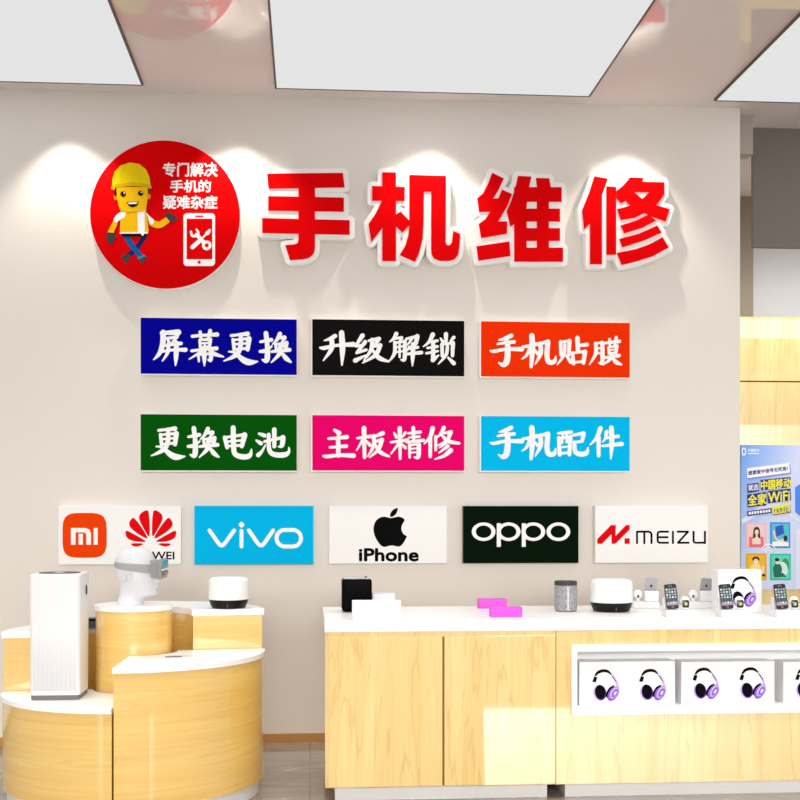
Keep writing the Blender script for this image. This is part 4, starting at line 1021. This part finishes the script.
pic('picture', 355, 20, 535, 250, pm('azure', 58, 148, 222), pm('cyan', 96, 190, 226), [
    ([[(400, 60), (470, 40), (480, 120), (410, 150)]], pm('royal', 40, 92, 190)), ([rect(480, 40, 515, 150)], pm('aqua', 66, 206, 206)),
    ([[(375, 195), (440, 185), (520, 200), (520, 232), (375, 232)]], C_wh), ([stroke([(385, 110, 14), (410, 170, 16), (450, 185, 18), (480, 165, 20)])[0]] + stroke([(385, 100, 14), (405, 165, 16), (450, 185, 18), (480, 165, 20)]), skin), ([circ(490, 162, 18, 26)], hair)])
pic('picture', 140, 298, 325, 535, pm('amber', 230, 164, 20), pm('gold', 240, 186, 36), [
    ([circ(228, 440, 48, 60)], pm('straw', 250, 226, 120)), ([circ(228, 348, 32, 24)], hair), ([circ(228, 374, 23, 30), rect(220, 395, 236, 415)], skin), ([rect(282, 410, 300, 480)], skin), ([circ(296, 490, 16, 12)], hair)])
pic('picture', 355, 300, 540, 535, pm('jade', 30, 192, 160), pm('mint', 90, 220, 190), [
    ([circ(490, 400, 34, 60)], pm('leaf', 40, 160, 90)), ([circ(460, 440, 50, 70)], pm('ice', 214, 238, 236)),
    ([circ(420, 440, 40, 56), [(385, 470), (470, 470), (500, 505), (390, 510)]], pm('pine', 24, 110, 96)), ([circ(418, 372, 17, 22), circ(470, 425, 12, 9)], skin), ([circ(416, 352, 20, 16)], hair)])
f = Flat(wallmap(YP, .0008)); f.k = 8
o3 = []
for k in (28, 48, 70): o3 += stroke([(340 + k * cos(radians(a_)), 300 + k * sin(radians(a_)) * 1.2, 9) for a_ in range(205, 340, 15)])
f.add(tr(o3, *O2), C_wh); f.done('signal_arcs', r)

# ================================================================== CAMERA
cam = bpy.data.cameras.new('Camera'); co = bpy.data.objects.new('Camera', cam); COL.objects.link(co)
co.location = (0, 0, ZC); co.rotation_euler = (pi / 2, 0, -TH)
cam.sensor_width = 36; cam.lens = 36 * F / 800; cam.shift_y = (HOR - 400) / 800; cam.clip_start = .05
SC.camera = co

# ================================================================== LIGHT
def area(name, loc, target, sx_, sy_, power, col=(1, 1, 1), spread=180):
    l = bpy.data.lights.new(name, 'AREA'); l.shape = 'RECTANGLE'; l.size = sx_; l.size_y = sy_; l.energy = power; l.color = col; l.spread = radians(spread)
    o_ = bpy.data.objects.new(name, l); COL.objects.link(o_); o_.location = loc
    o_.rotation_euler = (V(target) - V(loc)).to_track_quat('-Z', 'Y').to_euler()
    return o_
w = bpy.data.worlds.new('World'); SC.world = w; w.use_nodes = True
bg = w.node_tree.nodes['Background']; bg.inputs[0].default_value = (1.0, 0.99, 0.975, 1); bg.inputs[1].default_value = 0.82
def window_or_fill(x0, x1, z0, z1, power, tx, tilt=7, spread=50):      # shop-front glazing behind the viewer; the middle one is an added fill
    o_ = area('shop_front_or_fill_light', ((x0 + x1) / 2, -2.0, (z0 + z1) / 2), (tx, 7, 1.0), x1 - x0, z1 - z0, power, (1, .99, .97), spread)
    o_.rotation_euler = (pi / 2 - radians(tilt), 0, 0)
window_or_fill(2.03, 8.6, .89, 2.9, 46, .6)
window_or_fill(-3.2, 1.95, 1.95, 3.1, 23.5, .3, 13, 42)  # added front fill, set high and tilted down to brighten the lower wall
window_or_fill(-6.4, -3.7, .8, 2.9, 17, 0)
for px in (70, 240, 430, 625):
    l = bpy.data.lights.new('spot_lamp', 'SPOT'); l.energy = 44; l.spot_size = radians(86); l.spot_blend = .6; l.shadow_soft_size = .02; l.color = (1, .95, .86)
    o_ = bpy.data.objects.new('spot_lamp', l); COL.objects.link(o_); o_.location = (X_at(px, D), D - .24, ZT - .03); o_.rotation_euler = (radians(-2), 0, 0)
o_ = area('overhead_fill_light', (0.6, 4.2, 3.9), (0.6, 4.2, 0), 6, 2.2, 62, (1, .99, .97), 80)  # added overhead fill out of view, brightens the counter and island tops
area('cabinet_sheen_light', (4.7, 8.0, 3.02), (4.7, 9.1, 2.85), 3.4, .16, 5)  # added lamp, placed so its reflection makes a bright band on the cabinet top
area('far_wall_fill_light', (4.9, 8.3, 3.35), (4.9, 9.6, 2.3), 4.0, .4, 17, (1, 1, 1), 130)  # added fill behind the bulkhead, brightens the far wall and tall cabinet
SC.view_settings.view_transform = 'Standard'
SC.view_settings.look = 'None'
SC.view_settings.exposure = 0.15
